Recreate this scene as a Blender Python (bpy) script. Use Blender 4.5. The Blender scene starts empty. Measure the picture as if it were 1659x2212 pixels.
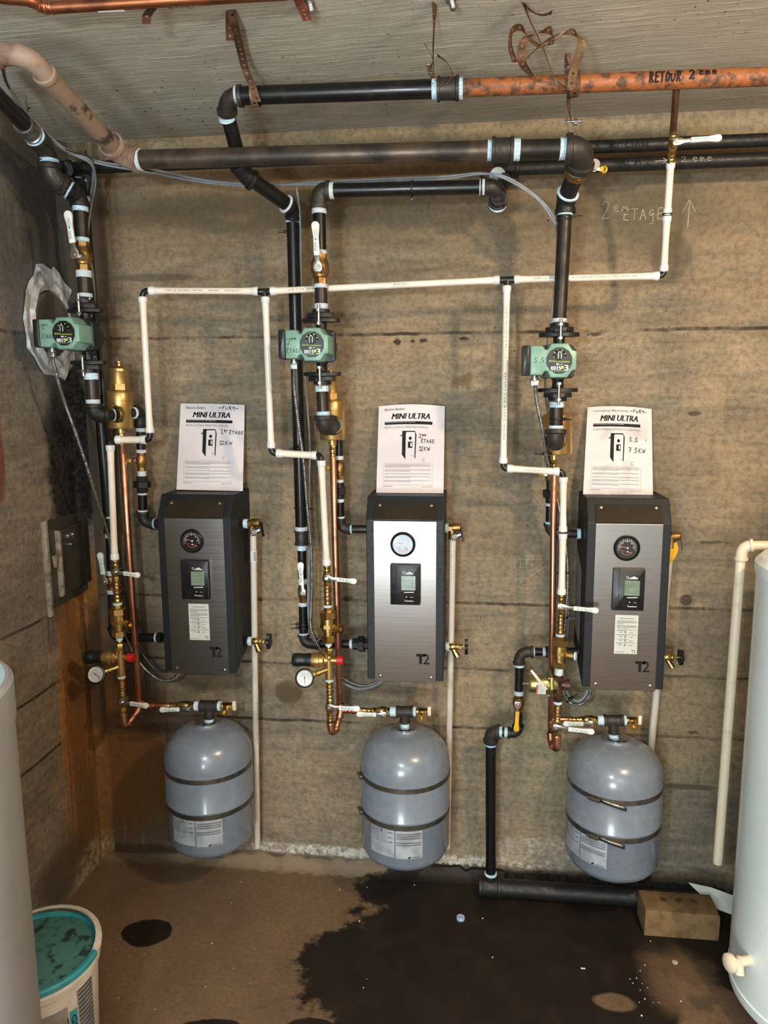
import bpy, math, random
from math import pi, sin, cos, radians, sqrt
from mathutils import Vector as V
random.seed(7)
S = bpy.context.scene
C = bpy.context.collection

# ------------------------------------------------------------------ camera
FPX = 1600.0; IW, IH = 1659.0, 2212.0
CAM = V((0, -2.45, 1.70))
def basis(yaw=6.8, pitch=8.75, roll=-0.4):
    y, p, r = radians(yaw), radians(pitch), radians(roll)
    f = V((-sin(y)*cos(p), cos(y)*cos(p), -sin(p)))
    rt = V((cos(y), sin(y), 0)); up = rt.cross(f)
    return rt*cos(r)+up*sin(r), -rt*sin(r)+up*cos(r), f
RT, UP, FW = basis()
from mathutils import Matrix
cd = bpy.data.cameras.new('camera'); cam = bpy.data.objects.new('camera', cd); C.objects.link(cam)
cd.sensor_fit = 'VERTICAL'; cd.sensor_height = 24; cd.lens = FPX/IH*24; cd.clip_start = 0.02
m = Matrix((RT, UP, -FW)).transposed().to_4x4(); m.translation = CAM
cam.matrix_world = m
S.camera = cam

# ------------------------------------------------------------------ light and exposure
S.view_settings.view_transform = 'Standard'; S.view_settings.look = 'None'
S.view_settings.gamma = 1; S.view_settings.use_curve_mapping = False
S.view_settings.exposure = -0.04
w = bpy.data.worlds.new('world'); S.world = w; w.use_nodes = True
w.node_tree.nodes['Background'].inputs[0].default_value = (0.75, 0.85, 1, 1)
w.node_tree.nodes['Background'].inputs[1].default_value = 0.2
def lamp(name, loc, target, size, power, col, size_y=None):
    l = bpy.data.lights.new(name, 'AREA'); l.energy = power; l.color = col; l.size = size
    if size_y: l.shape = 'RECTANGLE'; l.size_y = size_y
    else: l.shape = 'DISK'
    o = bpy.data.objects.new(name, l); C.objects.link(o); o.location = loc
    o.rotation_euler = (V(target)-V(loc)).to_track_quat('-Z', 'Y').to_euler()
    return o
def bulb(name, loc, power, col, r=0.045):
    l = bpy.data.lights.new(name, 'POINT'); l.energy = power; l.color = col; l.shadow_soft_size = r
    o = bpy.data.objects.new(name, l); C.objects.link(o); o.location = loc
bulb('warm_bulb', (1.02, -1.78, 2.36), 90, (1.0, 0.76, 0.52))
bulb('cool_bulb', (-0.42, -2.75, 1.86), 84, (0.76, 0.91, 1.0))
lamp('added_front_wall_fill', (0.6, -3.6, 2.40), (0.6, -4.6, 0.6), 1.1, 110, (0.9, 0.96, 1.0), 0.15)  # added fill lamp out of view, brightens the front wall that the steel reflects
lamp('added_panel_reflection_light', (-0.58, -4.40, 0.62), (-0.5, 0, 0.9), 0.75, 62, (0.8, 0.93, 1.0), 0.7)  # added area light, no doorway there; gives the boiler panels a bright reflection

# ------------------------------------------------------------------ picture measurements to places in the room
def ray(x, y): return RT*((x-IW/2)/FPX) - UP*((y-IH/2)/FPX) + FW
def P(x, y, s=0.0):                      # point at distance s in front of the back wall
    d = ray(x, y); return CAM + d*((-s-CAM.y)/d.y)
def PZ(x, y, z):
    d = ray(x, y); return CAM + d*((z-CAM.z)/d.z)
def PX(x, y, X):
    d = ray(x, y); return CAM + d*((X-CAM.x)/d.x)
def mpp(p): return (p-CAM).dot(FW)/FPX   # metres per pixel there

# ------------------------------------------------------------------ materials
def lin(c): return tuple(((v/255)/12.92 if v/255 <= 0.04045 else ((v/255+0.055)/1.055)**2.4) for v in c)+(1,)
class NT:
    def __init__(s, name):
        s.m = bpy.data.materials.new(name); s.m.use_nodes = True; s.t = s.m.node_tree
        s.b = s.t.nodes['Principled BSDF']
    def n(s, typ, **k):
        o = s.t.nodes.new(typ)
        for a, v in k.items():
            if a.startswith('i_'):
                key = a[2:]; key = int(key) if key.isdigit() else key.replace('_', ' ')
                if hasattr(v, 'is_output') or isinstance(v, bpy.types.NodeSocket): s.t.links.new(v, o.inputs[key])
                else: o.inputs[key].default_value = v
            else: setattr(o, a, v)
        return o
    def math(s, op, a, b=None, c=None, clamp=False):
        o = s.t.nodes.new('ShaderNodeMath'); o.operation = op; o.use_clamp = clamp
        for i, v in enumerate((a, b, c)):
            if v is None: continue
            if isinstance(v, bpy.types.NodeSocket): s.t.links.new(v, o.inputs[i])
            else: o.inputs[i].default_value = v
        return o.outputs[0]
    def mix(s, f, a, b, blend='MIX'):
        o = s.t.nodes.new('ShaderNodeMix'); o.data_type = 'RGBA'; o.blend_type = blend
        for k, v in ((0, f), (6, a), (7, b)):
            if isinstance(v, bpy.types.NodeSocket): s.t.links.new(v, o.inputs[k])
            else: o.inputs[k].default_value = v
        return o.outputs[2]
    def rng(s, v, a, b, c=0.0, d=1.0, smooth=True):
        o = s.t.nodes.new('ShaderNodeMapRange'); o.interpolation_type = 'SMOOTHSTEP' if smooth else 'LINEAR'
        s.t.links.new(v, o.inputs[0])
        for i, x in enumerate((a, b, c, d)): o.inputs[i+1].default_value = x
        return o.outputs[0]
    def noise(s, vec, scale, detail=4, rough=0.55, dist=0.0):
        o = s.t.nodes.new('ShaderNodeTexNoise'); s.t.links.new(vec, o.inputs['Vector'])
        o.inputs['Scale'].default_value = scale; o.inputs['Detail'].default_value = detail
        o.inputs['Roughness'].default_value = rough; o.inputs['Distortion'].default_value = dist
        return o.outputs['Fac']
    def scalev(s, vec, sc, off=(0, 0, 0)):
        o = s.t.nodes.new('ShaderNodeMapping'); s.t.links.new(vec, o.inputs[0])
        o.inputs['Scale'].default_value = sc; o.inputs['Location'].default_value = off
        return o.outputs[0]
    def pos(s): return s.n('ShaderNodeNewGeometry').outputs['Position']
    def link(s, a, name): s.t.links.new(a, s.b.inputs[name])
    def bump(s, h, strength, dist=0.01):
        o = s.n('ShaderNodeBump'); o.inputs['Strength'].default_value = strength; o.inputs['Distance'].default_value = dist
        s.t.links.new(h, o.inputs['Height']); s.link(o.outputs[0], 'Normal')

MATS = {}
def mat(name, c, rough=0.5, metal=0.0, c2=None, scale=20, lo=0.4, hi=0.65, bump=0.0, stretch=(1, 1, 1), coat=0.0, rough2=None, spec=None, trans=None):
    t = NT(name); b = t.b
    b.inputs['Base Color'].default_value = lin(c); b.inputs['Roughness'].default_value = rough
    b.inputs['Metallic'].default_value = metal
    if coat: b.inputs['Coat Weight'].default_value = coat; b.inputs['Coat Roughness'].default_value = 0.12
    if spec is not None: b.inputs['Specular IOR Level'].default_value = spec
    if trans: b.inputs['Transmission Weight'].default_value = trans
    p = t.scalev(t.pos(), stretch)
    n = t.noise(p, scale, 5, 0.6)
    f = t.rng(n, lo, hi)
    t.link(t.mix(f, lin(c), lin(c2 if c2 else tuple(max(0, v*0.85) for v in c))), 'Base Color')
    t.link(t.rng(n, 0.2, 0.8, rough*0.8, (rough2 if rough2 else min(1, rough*1.3))), 'Roughness')
    if bump: t.bump(t.noise(p, scale*3, 4), bump, 0.002)
    MATS[name] = t.m
    return t.m
mat('black_iron', (30, 29, 30), 0.34, 0.5, (48, 44, 42), 30, 0.5, 0.8, coat=0.15)
mat('worn_iron', (58, 50, 45), 0.4, 0.55, (34, 32, 31), 14, 0.4, 0.7, stretch=(1, 1, 1))
mat('brown_pipe', (88, 74, 62), 0.42, 0.45, (52, 46, 43), 9, 0.4, 0.6, bump=0.1)
mat('dirty_pipe', (142, 120, 102), 0.6, 0.0, (64, 54, 46), 15, 0.52, 0.62, bump=0.25)
mat('dirty_fitting', (150, 128, 114), 0.55, 0.0, (112, 84, 68), 16, 0.45, 0.7, bump=0.2)
mat('rust_pipe', (154, 92, 52), 0.5, 0.1, (84, 58, 44), 42, 0.44, 0.62, bump=1.0)
mat('brown_copper', (128, 92, 70), 0.35, 0.8, (96, 68, 54), 22)
mat('cast_fitting', (66, 60, 55), 0.48, 0.45, (46, 43, 41), 60, 0.35, 0.7, bump=0.3)
mat('dark_fitting', (44, 42, 42), 0.45, 0.45, (30, 30, 31), 60, 0.35, 0.7, bump=0.3)
mat('thread_tape', (168, 205, 226), 0.6, 0.0, (214, 230, 238), 50, 0.4, 0.6, bump=0.5, stretch=(1, 1, 6))
mat('white_tape', (214, 220, 224), 0.55, 0.0, (188, 202, 212), 60, 0.4, 0.6, bump=0.5, stretch=(1, 1, 6))
mat('brass', (204, 176, 114), 0.28, 1.0, (168, 136, 80), 60, 0.4, 0.7)
mat('dull_brass', (160, 124, 74), 0.4, 0.9, (104, 78, 48), 26, 0.4, 0.7, bump=0.15)
mat('satin_brass', (196, 162, 104), 0.36, 0.9, (178, 142, 88), 18, 0.4, 0.7)
mat('dark_bronze', (92, 62, 50), 0.4, 0.6, (66, 46, 40), 30)
mat('copper', (205, 148, 120), 0.32, 1.0, (160, 104, 82), 22, 0.45, 0.75)
mat('old_copper', (170, 104, 72), 0.36, 0.9, (108, 70, 52), 14, 0.4, 0.7)
mat('chrome', (214, 214, 212), 0.2, 1.0, (180, 180, 180), 60)
mat('galvanised', (166, 168, 166), 0.35, 0.9, (120, 122, 122), 60)
mat('plastic_black', (20, 20, 22), 0.35, 0.0, (28, 28, 30), 40)
mat('matte_black', (22, 23, 25), 0.5, 0.0, (30, 31, 33), 60, bump=0.08)
mat('pump_black', (20, 21, 23), 0.42, 0.2, (30, 31, 34), 80, bump=0.15)
mat('cabinet_black', (19, 22, 27), 0.5, 0.0, (23, 26, 31), 90, bump=0.04, spec=0.4)
mat('pump_green', (122, 158, 142), 0.42, 0.1, (112, 148, 132), 30)
mat('lime', (178, 205, 70), 0.5)
mat('ink', (26, 25, 30), 0.6, spec=0.2)
mat('grey_ink', (120, 118, 122), 0.7, spec=0.1)
mat('print_white', (232, 235, 238), 0.5)
mat('teal_ink', (40, 150, 132), 0.5)
mat('paper', (226, 218, 220), 0.7, 0.0, (216, 208, 212), 5)
mat('soiled_paper', (220, 214, 214), 0.7, 0.0, (190, 184, 182), 14, 0.5, 0.75)
mat('label_paper', (205, 208, 200), 0.5, 0.0, (196, 200, 192), 20)
mat('tank_label', (176, 182, 190), 0.4, 0.1)
mat('pex', (238, 226, 214), 0.32, 0.0, (228, 214, 198), 8, coat=0.2)
mat('pex_ring', (226, 226, 226), 0.3, 0.0, (210, 214, 216), 40, coat=0.3)
mat('pvc', (206, 198, 188), 0.4, 0.0, (176, 166, 150), 9, 0.45, 0.75)
mat('old_pvc', (226, 212, 186), 0.4, 0.0, (196, 178, 146), 11, 0.5, 0.72)
mat('handle_white', (236, 234, 230), 0.38, 0.0, (224, 222, 218), 30, coat=0.2)
mat('handle_yellow', (226, 176, 20), 0.42, 0.0, (205, 152, 14), 30)
mat('red_plastic', (196, 30, 32), 0.4, 0.0, (176, 22, 26), 30)
mat('tank_grey', (126, 134, 146), 0.25, 0.05, (118, 126, 138), 40, coat=0.35)
mat('band_steel', (128, 122, 112), 0.34, 0.85, (92, 88, 82), 30)
mat('strap_rust', (108, 76, 54), 0.55, 0.5, (74, 54, 42), 30, bump=0.3)
mat('strap_bare', (150, 124, 92), 0.45, 0.6, (104, 74, 52), 30, bump=0.3)
mat('grey_cable', (118, 124, 130), 0.45, 0.0, (134, 140, 146), 30)
mat('dark_cable', (44, 46, 50), 0.45)
mat('dial_black', (22, 22, 24), 0.3, coat=0.5)
mat('dial_white', (228, 230, 230), 0.4)
mat('orange_needle', (222, 110, 70), 0.4)
mat('lcd', (120, 140, 122), 0.2, coat=0.5)
mat('lcd_line', (92, 108, 96), 0.3)
mat('heater_white', (238, 246, 244), 0.3, 0.0, (230, 240, 238), 4, coat=0.3)
mat('heater_grey', (150, 152, 154), 0.42, 0.0, (142, 144, 147), 6)
mat('heater_top', (176, 206, 216), 0.4)
mat('bucket_white', (222, 214, 202), 0.4, 0.0, (206, 196, 182), 12)
mat('bucket_teal', (62, 160, 174), 0.35, 0.0, (50, 140, 156), 20)
mat('lid_dirty', (70, 122, 118), 0.6, 0.0, (30, 52, 50), 30, 0.5, 0.62, bump=0.4)
mat('label_grey', (150, 148, 146), 0.5)
mat('label_red', (120, 44, 40), 0.5, 0.0, (60, 36, 40), 30)
mat('brick', (126, 98, 62), 0.85, 0.0, (98, 76, 50), 26, 0.4, 0.7, bump=0.8)
mat('red_brick', (150, 66, 40), 0.8, 0.0, (112, 46, 30), 30, bump=0.6)
mat('door_iron', (94, 87, 78), 0.42, 0.6, (60, 55, 50), 9, 0.4, 0.7, bump=0.3)
mat('door_edge', (160, 150, 132), 0.5, 0.3, (112, 98, 78), 30, bump=0.3)
mat('foil', (222, 222, 224), 0.4, 0.2, (176, 174, 172), 30, bump=1.0)
mat('thimble_grey', (106, 96, 88), 0.28, 0.3, (92, 84, 78), 8, coat=0.4)
mat('plaster', (206, 200, 190), 0.9, 0.0, (170, 160, 148), 40, bump=0.8)
mat('white_wall', (222, 222, 216), 0.7, 0.0, (208, 208, 200), 3)
mat('zinc_yellow', (176, 166, 104), 0.3, 0.9, (150, 158, 140), 18)
mat('chalk', (186, 178, 160), 0.95, spec=0.0)
mat('tag_orange', (206, 92, 40), 0.5)
mat('dark_top_panel', (56, 48, 38), 0.22, 0.3, (50, 43, 34), 10, spec=0.3)  # one even dark brown for the sloped boiler tops
mat('lamp_glass', (230, 232, 230), 0.4)
mat('clear_blue', (170, 185, 214), 0.3)
mat('dark_red', (120, 46, 30), 0.7, 0.0, (84, 40, 30), 18)
def steel(name, c, streak):
    t = NT(name); b = t.b
    b.inputs['Metallic'].default_value = 1.0; b.inputs['Base Color'].default_value = lin(c)
    b.inputs['Roughness'].default_value = 0.3
    b.inputs['Anisotropic'].default_value = 0.6
    n = t.noise(t.scalev(t.pos(), (1, 1, 260)), 3, 3)
    t.link(t.rng(n, 0.3, 0.7, 0.27, 0.33), 'Roughness')
    if streak: t.bump(n, streak, 0.0006)
    MATS[name] = t.m
steel('brushed_steel', (142, 137, 133), 0.08)

# concrete: bands of form boards, grain, pits, then shaped stains
BOARDS = [0.15, 0.36, 0.56, 0.77, 1.005, 1.215, 1.435, 1.66, 1.90, 2.105, 2.32]
def concrete(name, ax, ca, cb, blobs, tone=1.0, lines=True, seed=0.0):
    t = NT(name); p = t.pos()
    sx = t.n('ShaderNodeSeparateXYZ'); t.t.links.new(p, sx.inputs[0])
    U = sx.outputs[ax]; Z = sx.outputs[2]
    ps = t.scalev(p, (1, 1, 1), (seed, seed, seed))
    big = t.noise(ps, 2.2, 5, 0.6)
    med = t.noise(ps, 7, 6, 0.65)
    fine = t.noise(ps, 55, 6, 0.7)
    st = (2.2, 1, 15) if ax == 0 else (1, 2.2, 15)
    grain = t.noise(t.scalev(p, st, (seed, 0, 0)), 2.4, 6, 0.62, 0.6)
    col = t.mix(t.rng(big, 0.36, 0.64), lin(ca), lin(cb))
    col = t.mix(t.rng(med, 0.35, 0.7, 0, 0.55), col, lin(tuple(v*0.72 for v in ca)))
    col = t.mix(t.rng(grain, 0.45, 0.7, 0, 0.32), col, lin(tuple(min(255, v*1.16) for v in ca)))
    col = t.mix(t.rng(grain, 0.48, 0.28, 0, 0.35), col, lin(tuple(v*0.6 for v in cb)))
    if lines:
        zz = t.math('ADD', Z, t.math('MULTIPLY', t.math('SUBTRACT', t.noise(t.scalev(p, (1, 1, 0.02)), 3.5, 6, 0.7), 0.5), 0.022))
        zn = t.math('DIVIDE', zz, 2.6)
        rp = t.t.nodes.new('ShaderNodeValToRGB'); rp.color_ramp.interpolation = 'CONSTANT'
        t.t.links.new(zn, rp.inputs[0]); e = rp.color_ramp.elements
        rnd = random.Random(3 + int(seed*10)); cur = 0.5
        e[0].position = 0; e[0].color = (0.5, 0.5, 0.5, 1)
        e.remove(e[1])
        for zl in BOARDS:
            a = e.new((zl-0.0021)/2.6); a.color = (0.0, 0, 0, 1)
            g = 0.5 + rnd.uniform(-0.12, 0.12)
            a = e.new((zl+0.0022)/2.6); a.color = (g, g, g, 1)
        v = rp.outputs[0]
        # line part fades in and out along the wall
        fade = t.rng(t.noise(t.scalev(p, (1, 1, 0.3)), 3.2, 5, 0.75), 0.4, 0.58, 0.15, 1.0)
        isl = t.math('LESS_THAN', v, 0.1)
        lf = t.math('MULTIPLY', isl, fade)
        ton = t.math('MULTIPLY_ADD', v, 0.7, 0.65)
        tc = t.n('ShaderNodeCombineColor'); [t.t.links.new(ton, tc.inputs[i]) for i in range(3)]
        col2 = t.mix(1.0, col, tc.outputs[0], 'MULTIPLY')
        col = t.mix(isl, col2, col)
        col = t.mix(t.math('MULTIPLY', lf, 0.9), col, lin((38, 31, 25)))
    # pits and light crumbs
    pit = t.rng(t.noise(ps, 95, 3, 0.5), 0.64, 0.72)
    pmask = t.rng(t.noise(ps, 4.5, 3), 0.45, 0.6)
    pf = t.math('MULTIPLY', pit, pmask)
    col = t.mix(t.math('MULTIPLY', pf, 0.75), col, lin((48, 40, 32)))
    crumb = t.math('MULTIPLY', t.rng(t.noise(t.scalev(ps, (1, 1, 1), (5, 5, 5)), 80, 3, 0.6), 0.63, 0.7), t.rng(t.noise(ps, 3.1, 3), 0.5, 0.62))
    col = t.mix(t.math('MULTIPLY', crumb, 0.45), col, lin((186, 170, 138)))
    edge = t.math('ADD', t.math('MULTIPLY', t.math('SUBTRACT', t.noise(ps, 9, 6, 0.7), 0.5), 1.1), t.math('MULTIPLY', t.math('SUBTRACT', fine, 0.5), 0.5))
    run = t.math('MULTIPLY', t.math('SUBTRACT', t.noise(t.scalev(p, (22, 22, 1.2)), 1.6, 5, 0.7), 0.5), 2.2)
    ragged = t.math('MULTIPLY', t.math('SUBTRACT', t.noise(ps, 34, 6, 0.75), 0.5), 4.2)
    for (u, z, ru, rz, c, k, soft, kind) in blobs:
        du = t.math('DIVIDE', t.math('SUBTRACT', U, u), ru); dz = t.math('DIVIDE', t.math('SUBTRACT', Z, z), rz)
        d = t.math('SQRT', t.math('ADD', t.math('MULTIPLY', du, du), t.math('MULTIPLY', dz, dz)))
        if kind == 's':                      # squarer patch
            d = t.math('MAXIMUM', t.math('ABSOLUTE', du), t.math('ABSOLUTE', dz))
        d = t.math('ADD', d, run if kind == 'r' else (ragged if kind == 'p' else edge))
        f = t.rng(d, 1.0-soft/2, 1.0+soft/2, k, 0.0)
        if kind in 'ws': f = t.math('MULTIPLY', f, t.rng(t.noise(ps, 38, 6, 0.75), 0.4, 0.6))
        col = t.mix(f, col, lin(c))
    col = t.mix(t.rng(fine, 0.4, 0.66, 0, 0.5), col, lin(tuple(v*0.62 for v in cb)))
    t.link(col, 'Base Color')
    t.b.inputs['Roughness'].default_value = 0.85; t.b.inputs['Specular IOR Level'].default_value = 0.3
    h = t.math('ADD', t.math('MULTIPLY', fine, 0.5), t.math('MULTIPLY', grain, 0.6))
    h = t.math('ADD', h, t.math('MULTIPLY', med, 0.6))
    h = t.math('SUBTRACT', h, t.math('MULTIPLY', pf, 0.6))
    if lines: h = t.math('SUBTRACT', h, t.math('MULTIPLY', lf, 0.9))
    t.bump(h, 0.55, 0.012)
    MATS[name] = t.m
back_blobs = [
    (-0.245, 2.49, 1.5, 0.035, (176, 158, 124), 0.75, 0.5, 'e'), (0.9, 2.5, 0.6, 0.03, (150, 138, 112), 0.6, 0.5, 'e'),
    (-0.2, 2.33, 1.3, 0.16, (118, 96, 66), 0.5, 0.9, 'e'), (-1.30, 1.95, 0.10, 0.75, (58, 52, 46), 0.75, 0.8, 'r'), (-1.31, 0.95, 0.12, 0.85, (64, 54, 44), 0.8, 0.8, 'r'),
    (-1.27, 0.45, 0.16, 0.40, (134, 88, 40), 0.85, 0.5, 'r'), (-1.12, 0.25, 0.16, 0.22, (116, 80, 42), 0.6, 0.7, 'e'),
    (-1.20, 0.75, 0.1, 0.25, (52, 42, 34), 0.7, 0.7, 'e'), (-1.1, 0.54, 0.25, 0.05, (44, 36, 30), 0.7, 0.7, 'e'),
    (-0.635, 0.665, 0.05, 0.045, (96, 74, 46), 0.85, 0.35, 'e'), (-0.92, 0.70, 0.16, 0.04, (66, 54, 40), 0.6, 0.8, 'e'),
    (-0.62, 1.0, 0.16, 0.24, (176, 154, 122), 0.45, 0.8, 'e'),
    (0.30, 0.55, 0.22, 0.3, (150, 142, 112), 0.45, 0.9, 'e'), (0.72, 0.62, 0.2, 0.2, (166, 144, 108), 0.4, 0.8, 'e'),
    (-1.0, 0.09, 0.42, 0.05, (92, 88, 80), 0.7, 0.8, 'w'), (-0.15, 0.05, 0.5, 0.03, (224, 216, 204), 0.9, 0.7, 'w'),
    (-0.55, 0.06, 0.3, 0.02, (226, 220, 208), 0.9, 0.7, 'w'), (0.32, 0.12, 0.28, 0.045, (196, 190, 178), 0.5, 0.7, 'w'),
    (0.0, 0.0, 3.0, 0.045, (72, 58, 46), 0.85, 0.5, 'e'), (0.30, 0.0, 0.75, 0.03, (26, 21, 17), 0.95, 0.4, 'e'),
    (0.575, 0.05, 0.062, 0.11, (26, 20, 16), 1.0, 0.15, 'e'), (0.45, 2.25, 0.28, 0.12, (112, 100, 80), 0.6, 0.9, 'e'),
    (0.60, 2.12, 0.06, 0.08, (72, 62, 50), 0.5, 0.3, 'e'), (-0.75, 2.3, 0.5, 0.06, (96, 78, 52), 0.6, 0.8, 'e'),
    (0.70, 1.04, 0.018, 0.018, (70, 58, 44), 0.8, 0.2, 'e'), (0.02, 2.42, 1.1, 0.05, (122, 88, 50), 0.6, 0.7, 'e'),
]
for (x, y, a, b, c, k) in ((858, 738, 8, 5, (22, 18, 15), .9), (891, 736, 5, 4, (22, 18, 15), .9), (914, 735, 8, 4, (22, 18, 15), .9), (1003, 731, 9, 3, (26, 22, 18), .9), (1000, 822, 18, 15, (112, 88, 56), .7), (1032, 668, 26, 12, (108, 90, 62), .5),
    (1500, 893, 14, 4, (40, 32, 26), .7), (1285, 722, 12, 4, (32, 26, 20), .8), (752, 1293, 10, 6, (34, 30, 26), .7), (1497, 1582, 12, 4, (34, 28, 22), .7), (1490, 1700, 60, 7, (72, 56, 42), .7), (560, 1295, 8, 4, (30, 26, 22), .8), (1400, 480, 60, 60, (104, 92, 72), .5), (330, 600, 90, 8, (70, 62, 52), .6), (700, 420, 70, 18, (92, 74, 50), .45), (1545, 1172, 30, 3, (60, 50, 40), .7)):
    q = P(x, y, 0); back_blobs.append((q.x, q.z, a*.00155, b*.00155, c, k, .6, 'p' if a < 40 else 'e'))
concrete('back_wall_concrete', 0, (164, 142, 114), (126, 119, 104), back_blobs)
left_blobs = [
    (-0.10, 2.30, 0.30, 0.5, (52, 50, 47), 0.85, 0.8, 'e'), (-0.42, 2.25, 0.18, 0.14, (136, 130, 120), 0.6, 0.7, 'e'),
    (-0.12, 2.12, 0.25, 0.2, (66, 60, 54), 0.6, 0.9, 'r'), (-0.075, 1.53, 0.14, 0.30, (12, 10, 9), 1.0, 0.4, 'e'),
    (-0.10, 1.46, 0.1, 0.12, (26, 22, 19), 0.9, 0.7, 'e'), (-0.02, 1.36, 0.16, 0.06, (22, 18, 16), 0.95, 0.5, 'e'),
    (-0.24, 1.9, 0.16, 0.24, (122, 120, 118), 0.5, 0.8, 'e'), (0.0, 0.96, 0.25, 0.12, (60, 34, 20), 0.9, 0.5, 'r'),
    (-0.05, 0.55, 0.20, 0.6, (176, 116, 52), 0.95, 0.4, 'r'), (0.02, 0.72, 0.10, 0.26, (58, 42, 30), 0.85, 0.6, 'e'),
    (-0.15, 0.5, 0.06, 0.62, (110, 70, 34), 0.7, 0.5, 'r'), (-0.02, 0.2, 0.2, 0.25, (112, 84, 48), 0.75, 0.7, 'r'),
    (-0.46, 1.55, 0.03, 0.16, (110, 48, 34), 0.8, 0.4, 'e'), (-0.62, 1.5, 0.02, 0.02, (60, 50, 40), 0.5, 0.5, 'e'),
    (-0.12, 0.05, 0.12, 0.06, (196, 184, 160), 0.6, 0.7, 'w'), (-0.3, 0.12, 0.14, 0.1, (70, 56, 42), 0.7, 0.8, 'e'),
]
concrete('left_wall_concrete', 1, (146, 130, 110), (120, 110, 96), left_blobs, seed=2.3)
concrete('side_wall_concrete', 1, (160, 146, 120), (146, 134, 112), [], seed=4.1)

def ceiling_mat():
    t = NT('ceiling_concrete'); p = t.pos()
    wob = t.noise(p, 1.6, 3)
    q = t.n('ShaderNodeCombineXYZ'); sx = t.n('ShaderNodeSeparateXYZ'); t.t.links.new(p, sx.inputs[0])
    yy = t.math('ADD', sx.outputs[1], t.math('MULTIPLY', wob, 0.10)); yy = t.math('ADD', yy, t.math('MULTIPLY', sx.outputs[0], 0.06))
    t.t.links.new(sx.outputs[0], q.inputs[0]); t.t.links.new(yy, q.inputs[1])
    g1 = t.noise(t.scalev(q.outputs[0], (1.8, 42, 1)), 2.2, 7, 0.68, 0.3)
    g2 = t.noise(t.scalev(q.outputs[0], (5, 110, 1)), 2.0, 5, 0.6)
    fine = t.noise(p, 90, 5, 0.7); big = t.noise(p, 1.7, 4)
    col = t.mix(t.rng(big, 0.35, 0.65), lin((206, 196, 178)), lin((186, 178, 162)))
    col = t.mix(t.rng(g1, 0.5, 0.66, 0, 0.85), col, lin((236, 226, 204)))
    col = t.mix(t.rng(g2, 0.48, 0.3, 0, 0.55), col, lin((124, 116, 102)))
    col = t.mix(t.rng(sx.outputs[1], -0.30, -0.02, 0, 0.3), col, lin((104, 98, 90)))  # shade near the back wall, painted into the ceiling colour
    col = t.mix(t.math('MULTIPLY', t.rng(t.noise(p, 60, 2), 0.66, 0.72), t.rng(big, 0.4, 0.6)), col, lin((66, 58, 48)))
    t.link(col, 'Base Color'); t.b.inputs['Roughness'].default_value = 0.9
    t.bump(t.math('ADD', t.math('ADD', t.math('MULTIPLY', g1, 1.4), t.math('MULTIPLY', g2, 0.7)), t.math('MULTIPLY', fine, 0.35)), 0.9, 0.012)
    MATS['ceiling_concrete'] = t.m
ceiling_mat()

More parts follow.
